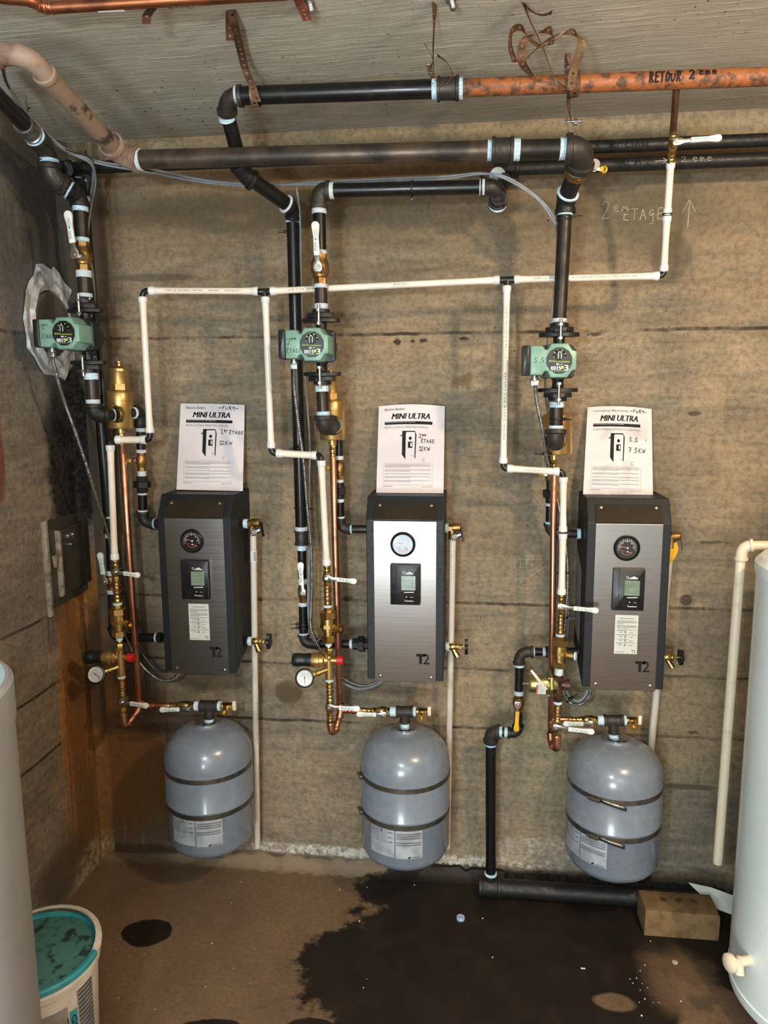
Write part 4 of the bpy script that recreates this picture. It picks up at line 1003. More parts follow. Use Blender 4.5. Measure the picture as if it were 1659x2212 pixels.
pipe_hand(t, ra, rb, 18.7, 'RETOUR', 1398, 1468, -.010, .022, .0036); pipe_hand(t, ra, rb, 18.7, '2', 1484, 1497, -.006, .020, .0036); pipe_hand(t, ra, rb, 18.7, 'eme', 1503, 1545, .002, .011, .003)
# return drop 2 (black) to the middle boiler
t = thing('return_drop_pipe', 'black return drop running down behind the middle pump to the middle boiler', 'pipe', P(658, 1370, .12))
tape(t, (633, 471, .19), DN, 15.5, 10)
pipe(t, (632.5, 480, .19), (651, 1145, .13), 13.2, 'black_iron')
stack(t, (651, 1135, .13), (656, 1370, .12), [(1137, 1147, 13.5, 'white_tape', 't', 'thread_tape'), (1145, 1176, 15, 'cast_fitting', 'k', 'coupling'), (1175, 1187, 11, 'thread_tape', 't', 'thread_tape'), (1186, 1250, 9.5, 'black_iron', 'c', 'pipe_section'), (1248, 1258, 10, 'white_tape', 't', 'thread_tape'),
   (1299, 1307, 10.5, 'white_tape', 't', 'thread_tape'), (1305, 1370, 9.5, 'black_iron', 'c', 'pipe_section'), (1366, 1373, 10.5, 'white_tape', 't', 'thread_tape')])
elbow(t, (656, 1370, .12), (657, 1391, .12), (687, 1391, .12), 11, 'cast_fitting')
stack(t, (685, 1391, .12), (800, 1391, .12), [(680, 690, 10, 'thread_tape', 't', 'thread_tape'), (688, 760, 9.3, 'black_iron', 'c', 'pipe_section'), (756, 764, 10, 'white_tape', 't', 'thread_tape'), (762, 777, 12, 'dark_fitting', 'o', 'union'), (774, 788, 17, 'dark_fitting', 'h', 'union_nut'), (786, 799, 11, 'dark_fitting', 'o', 'union')])
ball_valve('lower valve on the middle return drop, upright white lever beside the black pipe', (654, 1256, .125), (655.5, 1301, .125), 11.5, (653, 1281, .155), (649, 1214, .155), 14, 'FNW', bodymat='dull_brass', group=None)
# return drop 1
t = thing('return_drop_pipe', 'black return drop in the left corner behind the left pump, down to the left boiler', 'pipe', P(245, 1375, .10))
elbow(t, (158, 362, .26), (142, 366, .26), (140, 366, .30), 16, 'dark_fitting', col=1.0)
pipe(t, (170, 380, .24), (184, 480, .16), 13, 'dark_fitting'); tape(t, (171, 386, .23), DN, 15, 6); tape(t, (178, 425, .2), DN, 15, 8)
pipe(t, (183, 470, .16), (236, 1122, .12), 12.2, 'black_iron')
stack(t, (236, 1100, .12), (245, 1370, .115), [(1114, 1122, 12, 'white_tape', 't', 'thread_tape'), (1118, 1150, 13.5, 'dark_fitting', 'k', 'coupling'), (1149, 1160, 10, 'white_tape', 't', 'thread_tape'), (1158, 1236, 9.3, 'black_iron', 'c', 'pipe_section'), (1230, 1240, 10, 'white_tape', 't', 'thread_tape'), (1272, 1280, 10, 'white_tape', 't', 'thread_tape'), (1278, 1362, 9.5, 'black_iron', 'c', 'pipe_section')])
elbow(t, (245, 1355, .115), (247, 1377, .11), (272, 1377, .11), 11, 'dark_fitting')
stack(t, (268, 1377, .11), (345, 1377, .11), [(268, 336, 9, 'black_iron', 'c', 'pipe_section'), (336, 341, 10, 'white_tape', 't', 'thread_tape'), (340, 350, 11, 'dark_fitting', 'o', 'union')])
ball_valve('valve low on the left return drop, white lever upright beside the iron door', (239, 1238, .118), (241, 1275, .117), 12, (226, 1257, .155), (216, 1193, .155), 14, 'FNW', bodymat='dull_brass')
# wall pipes at the top behind
t = thing('wall_pipe', 'dark iron pipe along the wall top marked first floor in black, behind the others', 'pipe', P(900, 340, .14))
pa, pb = P(150, 364, .16), P(1720, 300, .14)
obj('pipe_section', MB().lathe(pa, pb-pa, prof('c', (pb-pa).length, 13.5*mpp((pa+pb)/2)), 24), 'dark_fitting', t)
tape(t, (150, 364, .16), XR, 16.5, 9, 'white_tape'); obj('tee', MB().lathe(pa+V((-.05, 0, 0)), XR, prof('k', .058, .0245), 22), 'dark_fitting', t)
pipe_hand(t, pa, pb, 13.7, 'R', 1284, 1296, -.008, .018); pipe_hand(t, pa, pb, 13.7, '1er ETAGE', 1312, 1404, -.008, .017)
t = thing('wall_pipe', 'lower dark iron pipe on the right wall top marked alim 2 with a chalk arrow', 'pipe', P(1300, 352, .14))
pa, pb = P(1068, 366, .14), P(1720, 341, .14)
obj('pipe_section', MB().lathe(pa, pb-pa, prof('c', (pb-pa).length, 14.5*mpp((pa+pb)/2)), 24), 'dark_fitting', t)
obj('coupling', MB().lathe(pa, XR, prof('k', .07, .0265), 22), 'dark_fitting', t)
pipe_hand(t, pa, pb, 14.7, 'ALIM 2', 1338, 1404, -.009, .019); pipe_hand(t, pa, pb, 14.7, '>', 1412, 1434, -.008, .018, .0014, 'chalk'); pipe_hand(t, pa, pb, 14.7, '2 eme', 1466, 1536, -.005, .014, .0012, 'chalk')
# pipe that feeds the middle pump
t = thing('supply_pipe', 'black supply pipe below the long brown pipe, dropping to the middle pump', 'pipe', P(690, 545, .28))
elbow(t, (1090, 385, .16), (1080, 412, .20), (1078, 428, .262), 13, 'cast_fitting', col=1.25); tape(t, (1075, 380, .17), V((0, -1, -.3)), 17, 5, 'white_tape')
elbow(t, (1040, 404, .27), (1078, 404, .27), (1075, 438, .19), 17.5, 'cast_fitting', n=10)
tape(t, (1075, 440, .19), V((0, 1, -.6)), 18, 7)
pipe(t, (1076, 430, .22), (1068, 445, .12), 14, 'dark_fitting')
stack(t, (700, 412, .28), (1050, 404, .28), [(707, 722, 17, 'white_tape', 't', 'thread_tape'), (721, 1038, 14.8, 'black_iron', 'c', 'pipe_section'), (1036, 1047, 17, 'white_tape', 't', 'thread_tape')])
elbow(t, (713, 412, .28), (689, 412, .28), (689, 452, .28), 18, 'cast_fitting', n=10)
stack(t, (689, 440, .28), (694, 668, .28), [(449, 462, 15.5, 'white_tape', 't', 'thread_tape'), (460, 546, 14, 'black_iron', 'c', 'pipe_section'), (540, 548, 14.5, 'white_tape', 't', 'thread_tape'), (613, 622, 14.5, 'white_tape', 't', 'thread_tape'), (621, 657, 13.8, 'worn_iron', 'c', 'pipe_section'), (656, 668, 14.5, 'white_tape', 't', 'thread_tape')])
ball_valve('large brass valve above the middle pump, white lever raised against the black pipe', (690.5, 546, .28), (692.5, 615, .28), 20.5, (686, 577, .335), (681, 478, .335), 17.5, 'FNW', bodymat='dull_brass')
def lower_leg(y0, y1, x0, x1, label, ex, ey, kind, r=13.8):
    t = thing('pump_outlet_pipe', label, 'pipe', P(x1, y1, .28))
    return t
t = thing('pump_outlet_pipe', 'short iron pipe and elbow under the middle pump, entering the brass separator', 'pipe', P(700, 905, .28))
stack(t, (695, 832, .28), (699, 905, .28), [(834, 846, 14.5, 'thread_tape', 't', 'thread_tape'), (842, 892, 13.5, 'worn_iron', 'c', 'pipe_section'), (889, 899, 14.5, 'thread_tape', 't', 'thread_tape')])
elbow(t, (699, 897, .28), (700, 924, .28), (720, 918, .21), 19, 'cast_fitting', n=10)
t = thing('pump_outlet_pipe', 'short iron pipe and elbow under the right pump, turning straight back', 'pipe', P(1201, 940, .28))
stack(t, (1203, 862, .28), (1201, 930, .28), [(868, 880, 15, 'thread_tape', 't', 'thread_tape'), (878, 921, 14.5, 'worn_iron', 'c', 'pipe_section'), (919, 931, 15.5, 'thread_tape', 't', 'thread_tape')])
elbow(t, (1201, 928, .28), (1200, 957, .285), (1201, 950, .20), 19.5, 'cast_fitting', n=10)
t = thing('pump_outlet_pipe', 'short iron pipe and elbow under the left pump, turning right to the separator', 'pipe', P(204, 890, .28))
stack(t, (196, 800, .28), (202, 880, .28), [(806, 820, 14.5, 'thread_tape', 't', 'thread_tape'), (817, 865, 14, 'worn_iron', 'c', 'pipe_section'), (863, 873, 14.5, 'white_tape', 't', 'thread_tape')])
elbow(t, (202, 872, .28), (203, 897, .28), (231, 897, .255), 17.5, 'dark_fitting', n=10)
pipe(t, (227, 897, .26), (247, 896, .225), 11.5, 'dark_fitting'); tape(t, (243, 896, .23), V((.6, .6, 0)), 12.5, 4)
# riser above the left pump
t = thing('supply_pipe', 'iron supply pipe with many elbows in the top left corner above the left pump', 'pipe', P(178, 640, .28))
pipe(t, (-30, 180, .70), (62, 280, .46), 17, 'black_iron')
a, b = P(48, 266, .49), P(78, 299, .42)
obj('coupling', MB().lathe(a, b-a, prof('k', (b-a).length*.8, 21*mpp(a)), 22), 'galvanised', t)
tape(t, (74, 294, .435), b-a, 21, 6)
elbow(t, (78, 297, .43), (101, 324, .38), (106, 352, .37), 19.5, 'cast_fitting')
tape(t, (106, 345, .375), V((0, 0, -1)), 20.5, 8)
elbow(t, (107, 352, .375), (110, 384, .37), (138, 402, .34), 21, 'cast_fitting', n=10)
pipe(t, (130, 398, .35), (160, 415, .305), 16.5, 'dark_fitting'); tape(t, (147, 409, .325), V((.7, .5, -.5)), 20, 5)
elbow(t, (152, 411, .315), (172, 420, .28), (173, 447, .28), 18, 'dark_fitting')
stack(t, (173, 440, .28), (184, 645, .28), [(446, 457, 16, 'thread_tape', 't', 'thread_tape'), (456, 518, 14.5, 'worn_iron', 'c', 'pipe_section'), (513, 522, 15, 'thread_tape', 't', 'thread_tape'), (584, 599, 16, 'white_tape', 't', 'thread_tape'), (598, 638, 15, 'worn_iron', 'c', 'pipe_section'), (634, 642, 15.5, 'white_tape', 't', 'thread_tape')])
ball_valve('large brass valve above the left pump, white lever raised beside the sooty wall', (177, 520, .28), (181, 586, .28), 20, (161, 549, .34), (146, 455, .34), 18, 'FNW', bodymat='dull_brass')
# riser above the right pump
t = thing('supply_pipe', 'worn iron pipe dropping straight down to the right pump', 'pipe', P(1209, 690, .28))
stack(t, (1221, 455, .28), (1208, 700, .28), [(458, 467, 16, 'thread_tape', 't', 'thread_tape'), (465, 694, 14.8, 'worn_iron', 'c', 'pipe_section'), (688, 697, 15.5, 'white_tape', 't', 'thread_tape')])

# ------------------------------------------------------------------ brass air separators
def separator(x, y0, y1, ru, r, yt, label, face):
    # y0..y1 body, ru upper radius, yt top of vent
    t = thing('air_separator', label, 'air separator', P(x+3, y1, .165), 'brass air separators')
    A = (x-1.5, yt, .165); B = (x+3, y1, .165); h = y0-yt; ia = lambda f: yt+h*f
    stack(t, A, B, [(ia(0), ia(.06), ru*.42, 'brass', 'c', 'vent_cap'), (ia(.05), ia(.2), ru*.30, 'brass', 'c', 'vent_cap')])
    a, b = P(*A), P(*B); L = (b-a).length*(h/(y1-yt)); m_ = mpp(a); ax = b-a
    obj('vent_chamber', MB().lathe(a+ax.normalized()*L*.16, ax, [(0, ru*.5*m_), (L*.03, ru*.75*m_), (L*.08, ru*1.02*m_), (L*.16, ru*1.05*m_), (L*.18, ru*m_), (L*.56, ru*m_)], 26), 'satin_brass', t)
    obj('hex_collar', MB().lathe(a+ax.normalized()*L*.72, ax, [(0, ru*.9*m_), (0, ru*.98*m_), (L*.19, ru*.98*m_)], 6, pi/6), 'satin_brass', t)
    a2 = a+ax.normalized()*L*.9; L2 = (b-a2).length
    obj('separator_body', MB().lathe(a2, ax, [(0, r*.55*m_), (L2*.04, r*.92*m_), (L2*.09, r*m_), (L2*.27, r*m_), (L2*.275, r*.985*m_), (L2*.29, r*.985*m_), (L2*.295, r*m_), (L2*.97, r*m_), (L2, r*.95*m_)], 48), 'satin_brass', t)
    fp = P(*face[0]); fd = V(face[1]); m2 = mpp(fp)
    obj('port_ring', MB().lathe(fp, fd, [(-.012, r*.62*m2), (0, r*.66*m2), (.003, r*.64*m2), (.003, r*.5*m2), (-.004, r*.45*m2)], 28), 'brass', t)
    return t
separator(258, 848, 925, 20, 28.5, 780, 'left brass air separator with its pointed vent fully in view', ((252, 895, .222), (-.5, -.8, 0)))
separator(716, 868, 950, 15.5, 28, 800, 'middle brass air separator half hidden behind its iron elbow', ((722, 918, .222), (-.1, -1, 0)))
separator(1202, 897, 981, 18, 31, 835, 'right brass air separator almost centred behind the right iron elbow', ((1201, 950, .225), (0, -1, 0)))

# ------------------------------------------------------------------ pipes from separators to the boiler sides
t = thing('boiler_supply_pipe', 'supply pipe with union beside the left boiler, under the left separator', 'pipe', P(318, 1130, .115))
stack(t, (284, 892, .165), (306, 892, .13), [(283, 300, 10, 'dark_fitting', 'c', 'pipe_section'), (288, 292, 12, 'white_tape', 't', 'thread_tape')])
elbow(t, (290, 890, .15), (304, 889, .125), (304, 922, .12), 12.5, 'dark_fitting')
stack(t, (303.5, 915, .12), (309, 1115, .115), [(915, 924, 13, 'dark_fitting', 'k', 'bushing'), (922, 932, 10, 'white_tape', 't', 'thread_tape'), (930, 972, 9.5, 'black_iron', 'c', 'pipe_section'), (970, 977, 10.5, 'white_tape', 't', 'thread_tape'), (1016, 1028, 9, 'white_tape', 't', 'thread_tape'), (1027, 1042, 11, 'dark_fitting', 'o', 'union'), (1038, 1052, 17.5, 'dark_fitting', 'h', 'union_nut'), (1050, 1064, 11, 'dark_fitting', 'o', 'union'), (1062, 1068, 10, 'white_tape', 't', 'thread_tape'), (1066, 1104, 9.3, 'black_iron', 'c', 'pipe_section'), (1101, 1107, 10.5, 'white_tape', 't', 'thread_tape')])
elbow(t, (309, 1104, .115), (310, 1131, .11), (333, 1131, .11), 11.5, 'cast_fitting')
stack(t, (328, 1131, .11), (348, 1131, .11), [(330, 336, 11, 'thread_tape', 't', 'thread_tape'), (334, 350, 9.5, 'dark_fitting', 'c', 'pipe_section')])
ball_valve('dull brass valve with a yellow lever behind the copper pipe, left of the left manual', (304.5, 976, .12), (306, 1018, .12), 11.5, (291, 995, .12), (264, 995, .12), 11, None, 'handle_yellow', 'dull_brass', br=.3)
t = thing('boiler_supply_pipe', 'supply pipe with union beside the middle boiler, behind the copper tube', 'pipe', P(740, 1140, .115))
stack(t, (732, 945, .12), (735, 1125, .115), [(945, 986, 8.6, 'black_iron', 'c', 'pipe_section'), (984, 992, 9.3, 'white_tape', 't', 'thread_tape'), (1034, 1043, 8.6, 'white_tape', 't', 'thread_tape'), (1041, 1054, 10, 'dark_fitting', 'o', 'union'), (1052, 1068, 13.5, 'dark_fitting', 'h', 'union_nut'), (1066, 1077, 10, 'dark_fitting', 'o', 'union'), (1076, 1084, 9, 'thread_tape', 't', 'thread_tape'), (1082, 1118, 8.8, 'black_iron', 'c', 'pipe_section'), (1115, 1121, 9.8, 'thread_tape', 't', 'thread_tape')])
elbow(t, (735, 1118, .115), (736, 1143, .11), (757, 1143, .11), 10.5, 'cast_fitting')
stack(t, (755, 1143, .11), (800, 1143, .11), [(755, 761, 10, 'thread_tape', 't', 'thread_tape'), (759, 800, 9.3, 'worn_iron', 'c', 'pipe_section')])
ball_valve('dull brass valve behind the copper tube left of the middle manual, yellow lever end showing', (733.5, 990, .12), (734.5, 1036, .12), 11, (718, 1010, .12), (700, 1010, .12), 10, None, 'handle_yellow', 'dull_brass', br=.3)
t = thing('boiler_supply_pipe', 'supply pipe with union beside the right boiler, behind copper and white tubes', 'pipe', P(1190, 1150, .115))
stack(t, (1190, 980, .13), (1187, 1130, .115), [(985, 1060, 8.5, 'dark_fitting', 'c', 'pipe_section'), (1058, 1073, 16.5, 'dark_fitting', 'h', 'union_nut'), (1071, 1086, 9.5, 'dark_fitting', 'o', 'union'), (1084, 1092, 8.5, 'white_tape', 't', 'thread_tape'), (1090, 1128, 8.5, 'black_iron', 'c', 'pipe_section'), (1126, 1131, 9.5, 'thread_tape', 't', 'thread_tape')])
elbow(t, (1187, 1130, .115), (1188, 1153, .11), (1211, 1153, .11), 11, 'cast_fitting')
stack(t, (1208, 1153, .11), (1256, 1153, .11), [(1208, 1250, 9, 'dark_fitting', 'c', 'pipe_section'), (1246, 1254, 11, 'thread_tape', 't', 'thread_tape')])
ball_valve('hidden valve below the right separator, yellow lever tip showing', (1188.5, 1012, .125), (1188, 1050, .12), 11, (1180, 1024, .13), (1164, 1024, .13), 9, None, 'handle_yellow', 'dull_brass', br=.3)
# return of the right boiler with yellow valve, down to the floor
t = thing('return_pipe', 'iron pipe from the right boiler stepping left and dropping to the floor', 'pipe', P(1060, 1890, .10))
elbow(t, (1152, 1408, .12), (1121, 1408, .12), (1121, 1434, .12), 11.5, 'cast_fitting', n=10)
stack(t, (1145, 1408, .12), (1255, 1408, .12), [(1148, 1155, 10, 'thread_tape', 't', 'thread_tape'), (1153, 1176, 8.8, 'black_iron', 'c', 'pipe_section'), (1172, 1180, 9.5, 'white_tape', 't', 'thread_tape'), (1178, 1192, 11.5, 'dark_fitting', 'o', 'union'), (1190, 1203, 15, 'dark_fitting', 'h', 'union_nut'), (1201, 1255, 9, 'dark_fitting', 'c', 'pipe_section')])
stack(t, (1122, 1425, .12), (1119, 1580, .12), [(1430, 1440, 10, 'thread_tape', 't', 'thread_tape'), (1436, 1496, 9.3, 'black_iron', 'c', 'pipe_section'), (1491, 1500, 10, 'white_tape', 't', 'thread_tape'), (1536, 1572, 9, 'black_iron', 'c', 'pipe_section')])
elbow(t, (1119, 1566, .12), (1119, 1584, .12), (1096, 1582, .12), 11, 'dark_fitting', n=9)
stack(t, (1098, 1582, .12), (1072, 1580, .12), [(1097, 1089, 10, 'thread_tape', 't', 'thread_tape'), (1090, 1083, 10, 'dark_fitting', 'c', 'nipple'), (1084, 1076, 11, 'thread_tape', 't', 'thread_tape')])
elbow(t, (1080, 1581, .12), (1060, 1580, .115), (1060, 1603, .11), 14, 'cast_fitting', n=9)
stack(t, (1060, 1600, .11), (1060, 1895, .10), [(1601, 1610, 11.5, 'thread_tape', 't', 'thread_tape'), (1607, 1888, 11, 'black_iron', 'c', 'pipe_section'), (1884, 1896, 13, 'thread_tape', 't', 'thread_tape')])
ball_valve('brass valve with a yellow lever hanging down, low between middle tank and right boiler', (1120.5, 1498, .12), (1119.5, 1538, .12), 13, (1118.5, 1522, .155), (1115, 1580, .155), 12.5, None, 'handle_yellow', 'dull_brass', br=.26)
t = thing('floor_pipe', 'dark iron pipe lying on the wet floor along the wall foot', 'pipe', (0.33, -.10, 0))
obj('pipe_section', MB().lathe((.10, -.10, .034), (1, 0, 0), prof('c', .72, .03), 24), 'dark_fitting', t)
mb = MB().lathe((.04, -.10, .036), (1, 0, 0), prof('k', .075, .036), 22); mb.lathe((.08, -.10, .04), UPV, [(0, .022), (.04, .022), (.042, .018)], 20); obj('tee', mb, 'dark_fitting', t)

# ------------------------------------------------------------------ white plastic (PEX) fill line
t = thing('plastic_water_line', 'white plastic water line with black elbows linking the three boiler fill valves', 'water pipe', P(900, 610, .25))
def pexrun(A, B, r=7.0, ra=True, rb=True, rl=13, rw=9.6):
    a, b = P(*A), P(*B); L = (b-a).length; m_ = mpp((a+b)/2); d = (b-a).normalized(); R0 = r*m_
    fl = [(0, R0*1.12), (.03, R0*1.1), (.06, R0)] if ra else [(0, R0)]
    fr = [(L-.06, R0), (L-.03, R0*1.1), (L, R0*1.12)] if rb else [(L, R0)]
    if L < .13: fl, fr = [(0, R0*1.1)], [(L, R0*1.1)]
    obj('tube', MB().lathe(a, d, fl+fr, 20), 'pex', t)
    for f, o, dd in ((ra, a, d), (rb, b, -d)):
        if f: obj('crimp_sleeve', MB().lathe(o+dd*.001, dd, [(0, rw*.9*m_), (.0012, rw*m_), (.006, rw*m_), (rl*m_-.002, rw*.93*m_), (rl*m_, rw*.85*m_)], 20), 'pex_ring', t)
def pexelbow(A, K, B, r=6.3): elbow(t, A, K, B, r, 'plastic_black', 'plastic_elbow', 1.12, 8)
pexrun((322, 628, .25), (558, 629, .25)); pexelbow((323, 628, .25), (308, 628, .25), (308, 644, .25)); pexrun((308, 641, .25), (324, 935, .24))
pexelbow((324, 931, .24), (325, 950, .24), (314, 950, .24)); pexrun((316, 950, .24), (250, 950, .24), rl=12); pexelbow((252, 950, .24), (238, 951, .24), (238, 964, .24)); pexrun((238, 961, .24), (248, 1209, .22))
pexrun((584, 629, .25), (1079, 605, .25)); pexrun((573, 641, .25), (586, 968, .24)); pexelbow((586, 964, .24), (587, 979, .24), (599, 980, .24)); pexrun((597, 979, .24), (685, 984, .24)); pexelbow((683, 983, .24), (694, 984, .25), (694, 997, .25)); pexrun((694, 994, .25), (706, 1221, .22))
for (x, y) in ((571, 630), (1096, 605)):
    c = P(x, y, .25); mb = MB().lathe(c-XR*.020, XR, [(0, .0085), (.001, .0098), (.013, .0098), (.016, .0092), (.024, .0092), (.027, .0098), (.039, .0098), (.040, .0085)], 16)
    mb.lathe(c, DN, [(0, .009), (.014, .009), (.017, .0098), (.020, .009)], 16); obj('plastic_tee', mb, 'plastic_black', t)
pexrun((1110, 604, .25), (1424, 596, .25)); pexrun((1095, 617, .25), (1087, 1001, .24)); pexelbow((1087, 997, .24), (1087, 1012, .24), (1098, 1013, .24)); pexrun((1095, 1012, .24), (1208, 1019, .24)); pexelbow((1205, 1018, .24), (1217, 1020, .24), (1217, 1033, .24)); pexrun((1217, 1030, .24), (1216, 1149, .23)); pexrun((1216, 1152, .23), (1213, 1284, .22))
obj('coupling_ring', MB().lathe(P(1216, 1147.5, .23), DN, [(0, .0125), (.0005, .0132), (.0035, .0132), (.004, .0125)], 18), 'plastic_black', t)
pexelbow((1420, 596, .25), (1434, 596, .25), (1434, 583, .25)); pexrun((1434, 586, .25), (1441, 466, .28)); pexrun((1441.5, 463, .28), (1449, 350, .33))
obj('coupling_ring', MB().lathe(P(1441.5, 461, .28), DN, [(0, .0125), (.0005, .0132), (.003, .0132), (.0035, .0125)], 18), 'plastic_black', t)
# printing along the tubes
def tube_print(A, B, r, words, v=-.2):
    a, b = P(*A), P(*B); rm = r*mpp((a+b)/2); d = (b-a).normalized()
    f = V((0, -1, 0)); f = (f-d*f.dot(d)).normalized(); up = f.cross(d)
    F = lambda u, q, w=0.0: a+d*u+up*q+f*(sqrt(max(0, rm*rm-min(abs(q), rm*.9)**2))+.0003)
    mb = MB(); L = (b-a).length
    for (s_, u0, u1) in words: put_text(mb, s_, u0*L, rm*v, (u1-u0)*L, .0042, F)
    obj('printed_text', mb, 'ink', t, sm=False)
tube_print((1110, 604, .25), (1424, 596, .25), 7, [('c NSF us PW-CL', .1, .36), ('ASTM F876 F877 CSA B137.5 PEX 100 PSI 180F', .40, .85), ('REHAU', .87, .94)])
tube_print((584, 629, .25), (1079, 605, .25), 7, [('PEX 1/2 CTS SDR 9', .04, .22), ('REHAU', .55, .61)])
tube_print((322, 628, .25), (558, 629, .25), 7, [('c NSF us 1/2 PEX 100 PSI', .14, .5), ('REHAU', .56, .66), ('CSA B137.5', .7, .85)])
tube_print((1095, 617, .25), (1087, 1001, .24), 7, [('ASTM F876 F877 SDR 9 PEX 1/2', .06, .4), ('REHAU CSA B137.5 100 PSI', .48, .86)])
tube_print((1095, 1012, .24), (1208, 1019, .24), 7, [('CTS OD ASTM F876', .2, .8)]); tube_print((316, 950, .24), (250, 950, .24), 7, [('REHAU', .3, .6)])
# copper feed from the rusty return down to the plastic line
t = thing('copper_feed_pipe', 'brown copper stub with brass fittings dropping from the rusty return pipe', 'pipe', P(1452, 350, .33))
stack(t, (1462, 180, .48), (1449, 352, .33), [(182, 284, 7.2, 'brown_copper', 'c', 'tube'), (278, 296, 8.6, 'brass', 'f', 'press_fitting'), (330, 352, 8.6, 'brass', 'f', 'press_fitting')])
ball_valve('small brass valve at top right with a long white lever pointing right', (1457, 295, .385), (1451, 331, .35), 11, (1461, 305, .405), (1559, 298, .40), 15, 'PRO', br=.32, txt_mat='teal_ink')

# ------------------------------------------------------------------ the three fill chains : valve, backflow preventer, regulator, valve, copper tubes
def fill_chain(k, X0, X1, Y, xs, lab, reg='new'):
    """X0,X1: x at Y['top'] and Y['bot'];  all y in picture pixels, depth .22"""
    s = .22; A = (X0, Y['top'], s); B = (X1, Y['bot'], s)
    ax = lambda y: X0+(X1-X0)*(y-Y['top'])/(Y['bot']-Y['top'])
    # upper valve
    u0, u1 = Y['v1']
    v = ball_valve('upper fill valve '+lab[0], (ax(u0), u0, s), (ax(u1), u1, s), 10.5, (ax((u0+u1)/2)-1, (u0+u1)/2, s+.035), (xs['h1'], Y['h1'], s+.035), 12.5, 'PRO-LINE', br=.34)
    stack(v, A, B, [(Y['top'], u0+1, 8.6, 'brass', 'f', 'press_fitting'), (u1-1, u1+14, 9, 'brass', 'f', 'press_fitting'), (u1+11, u1+26, 7, 'copper', 'c', 'copper_nipple'), (u1+23, Y['w1']-2, 9, 'brass', 'f', 'press_fitting'), (Y['w1']-3, Y['w1']+2, 9.5, 'white_tape', 't', 'thread_tape')])
    # backflow preventer
    b0, b1 = Y['bf']; L = b1-b0; f = lambda q: b0+L*q
    t = thing('backflow_preventer', 'brass backflow preventer '+lab[1], 'backflow preventer', P(ax(b1), b1, s), 'brass backflow preventers')
    bm = 'brass'
    stack(t, A, B, [(f(0), f(.16), 9, bm, 'h', 'hex_end'), (f(.10), f(.30), 17.5, 'dull_brass' if k == 2 else bm, 'h', 'union_nut'), (f(.28), f(.46), 16.5, bm, 'c', 'body'), (f(.44), f(.56), 17, bm, 'o', 'body_nut'), (f(.55), f(.66), 14.5, bm, 'c', 'body'), (f(.64), f(.80), 12, bm, 'k', 'vent_cage'), (f(.78), f(.97), 14.5, bm, 'h', 'union_nut'), (f(.96), f(1.0), 8, bm, 'c', 'hex_end')])
    py = f(.62); a = P(ax(py)+9, py, s); m_ = mpp(a)
    obj('vent_port', MB().lathe(a, (1, -.35, .03), [(0, 7*m_), (12*m_, 7*m_), (13*m_, 9.5*m_), (22*m_, 9.5*m_), (22*m_, 6.5*m_), (17*m_, 6*m_)], 18), bm, t)
    if k == 2: obj('thread_tape', MB().lathe(a+V((22*m_, -22*m_*.3, 0)), (1, -.35, .03), [(0, 9*m_), (4*m_, 9*m_)], 18), 'thread_tape', t)
    # regulator
    r0, r1 = Y['rg']; ym = Y['rm']; x = ax(ym)
    if reg == 'new':
        t = thing('pressure_regulator', 'brass pressure regulator '+lab[2], 'pressure regulator', P(ax(r1), r1, s), 'brass pressure regulators')
        stack(t, A, B, [(b1-1, b1+6, 7, 'white_tape', 't', 'thread_tape'), (b1+5, b1+13, 7, 'brass', 'c', 'nipple'), (r0-12, r0+3, 9, 'brass', 'h', 'hex_end'), (r0, r0+14, 8, 'brass', 'c', 'body'), (r0+10, r1-14, 8.5, 'satin_brass', 'c', 'body'), (r1-15, r1, 9, 'satin_brass', 'k', 'body'), (r1-1, r1+5, 8.5, 'white_tape', 't', 'thread_tape')])
        a = P(x, ym, s); m_ = mpp(a); kx = xs['knob']; Ln = (x-kx)*m_
        obj('bonnet', MB().lathe(a, (-1, -.03, -.02), [(0, 8*m_), (9*m_, 9*m_), (12*m_, 14*m_), (20*m_, 14*m_), (21*m_, 16.5*m_), (31*m_, 16.5*m_), (37*m_, 15.5*m_)], 30), 'satin_brass', t)
        obj('adjusting_knob', MB().lathe(a+V((-36*m_, -.001, -.0005)), (-1, -.03, -.02), [(0, 14*m_), (Ln*.12, 14.4*m_), (Ln*.16, 13.6*m_), (Ln*.3, 13.6*m_), (Ln*.33, 14.6*m_), (Ln*.40, 14.8*m_), (Ln-36*m_-3*m_, 14.2*m_), (Ln-36*m_, 12*m_)], 30), 'plastic_black', t)
        cx = xs['cap']; q = (cx-x)*m_
        obj('side_stub', MB().lathe(a, (1, -.02, 0), [(0, 6.5*m_), (q-14*m_, 6*m_)], 16), 'satin_brass', t)
        obj('sealing_cap', MB().lathe(a+V((q-16*m_, 0, 0)), (1, -.02, 0), [(0, 8.5*m_), (1*m_, 9.6*m_), (13*m_, 9.6*m_), (14*m_, 8.6*m_)], 8), 'red_plastic', t)
        # gauge
        gx, gy = xs['g']; gp = P(gx, gy, s+.045); g = thing('pressure_gauge', 'small white-faced pressure gauge '+lab[3], 'gauge', gp, 'white pressure gauges')
        gn = V(xs['gn']).normalized(); mm = mpp(gp)
        obj('gauge_case', MB().lathe(gp-gn*.022, gn, [(0, 14*mm), (.003, 18*mm), (.020, 21*mm), (.024, 21*mm), (.0262, 19*mm), (.0262, 17.2*mm), (.0215, 16.4*mm)], 36), 'plastic_black', g)
        dl = obj('gauge_dial', MB().lathe(gp+gn*.0, gn, [(0, 16.6*mm), (.0006, 16.6*mm)], 32), 'dial_white', g, sm=False)
        F = frame(gp+gn*.0007, V((1, 0, 0))-gn*gn.x, n=gn); mb = MB(); R0 = 16*mm
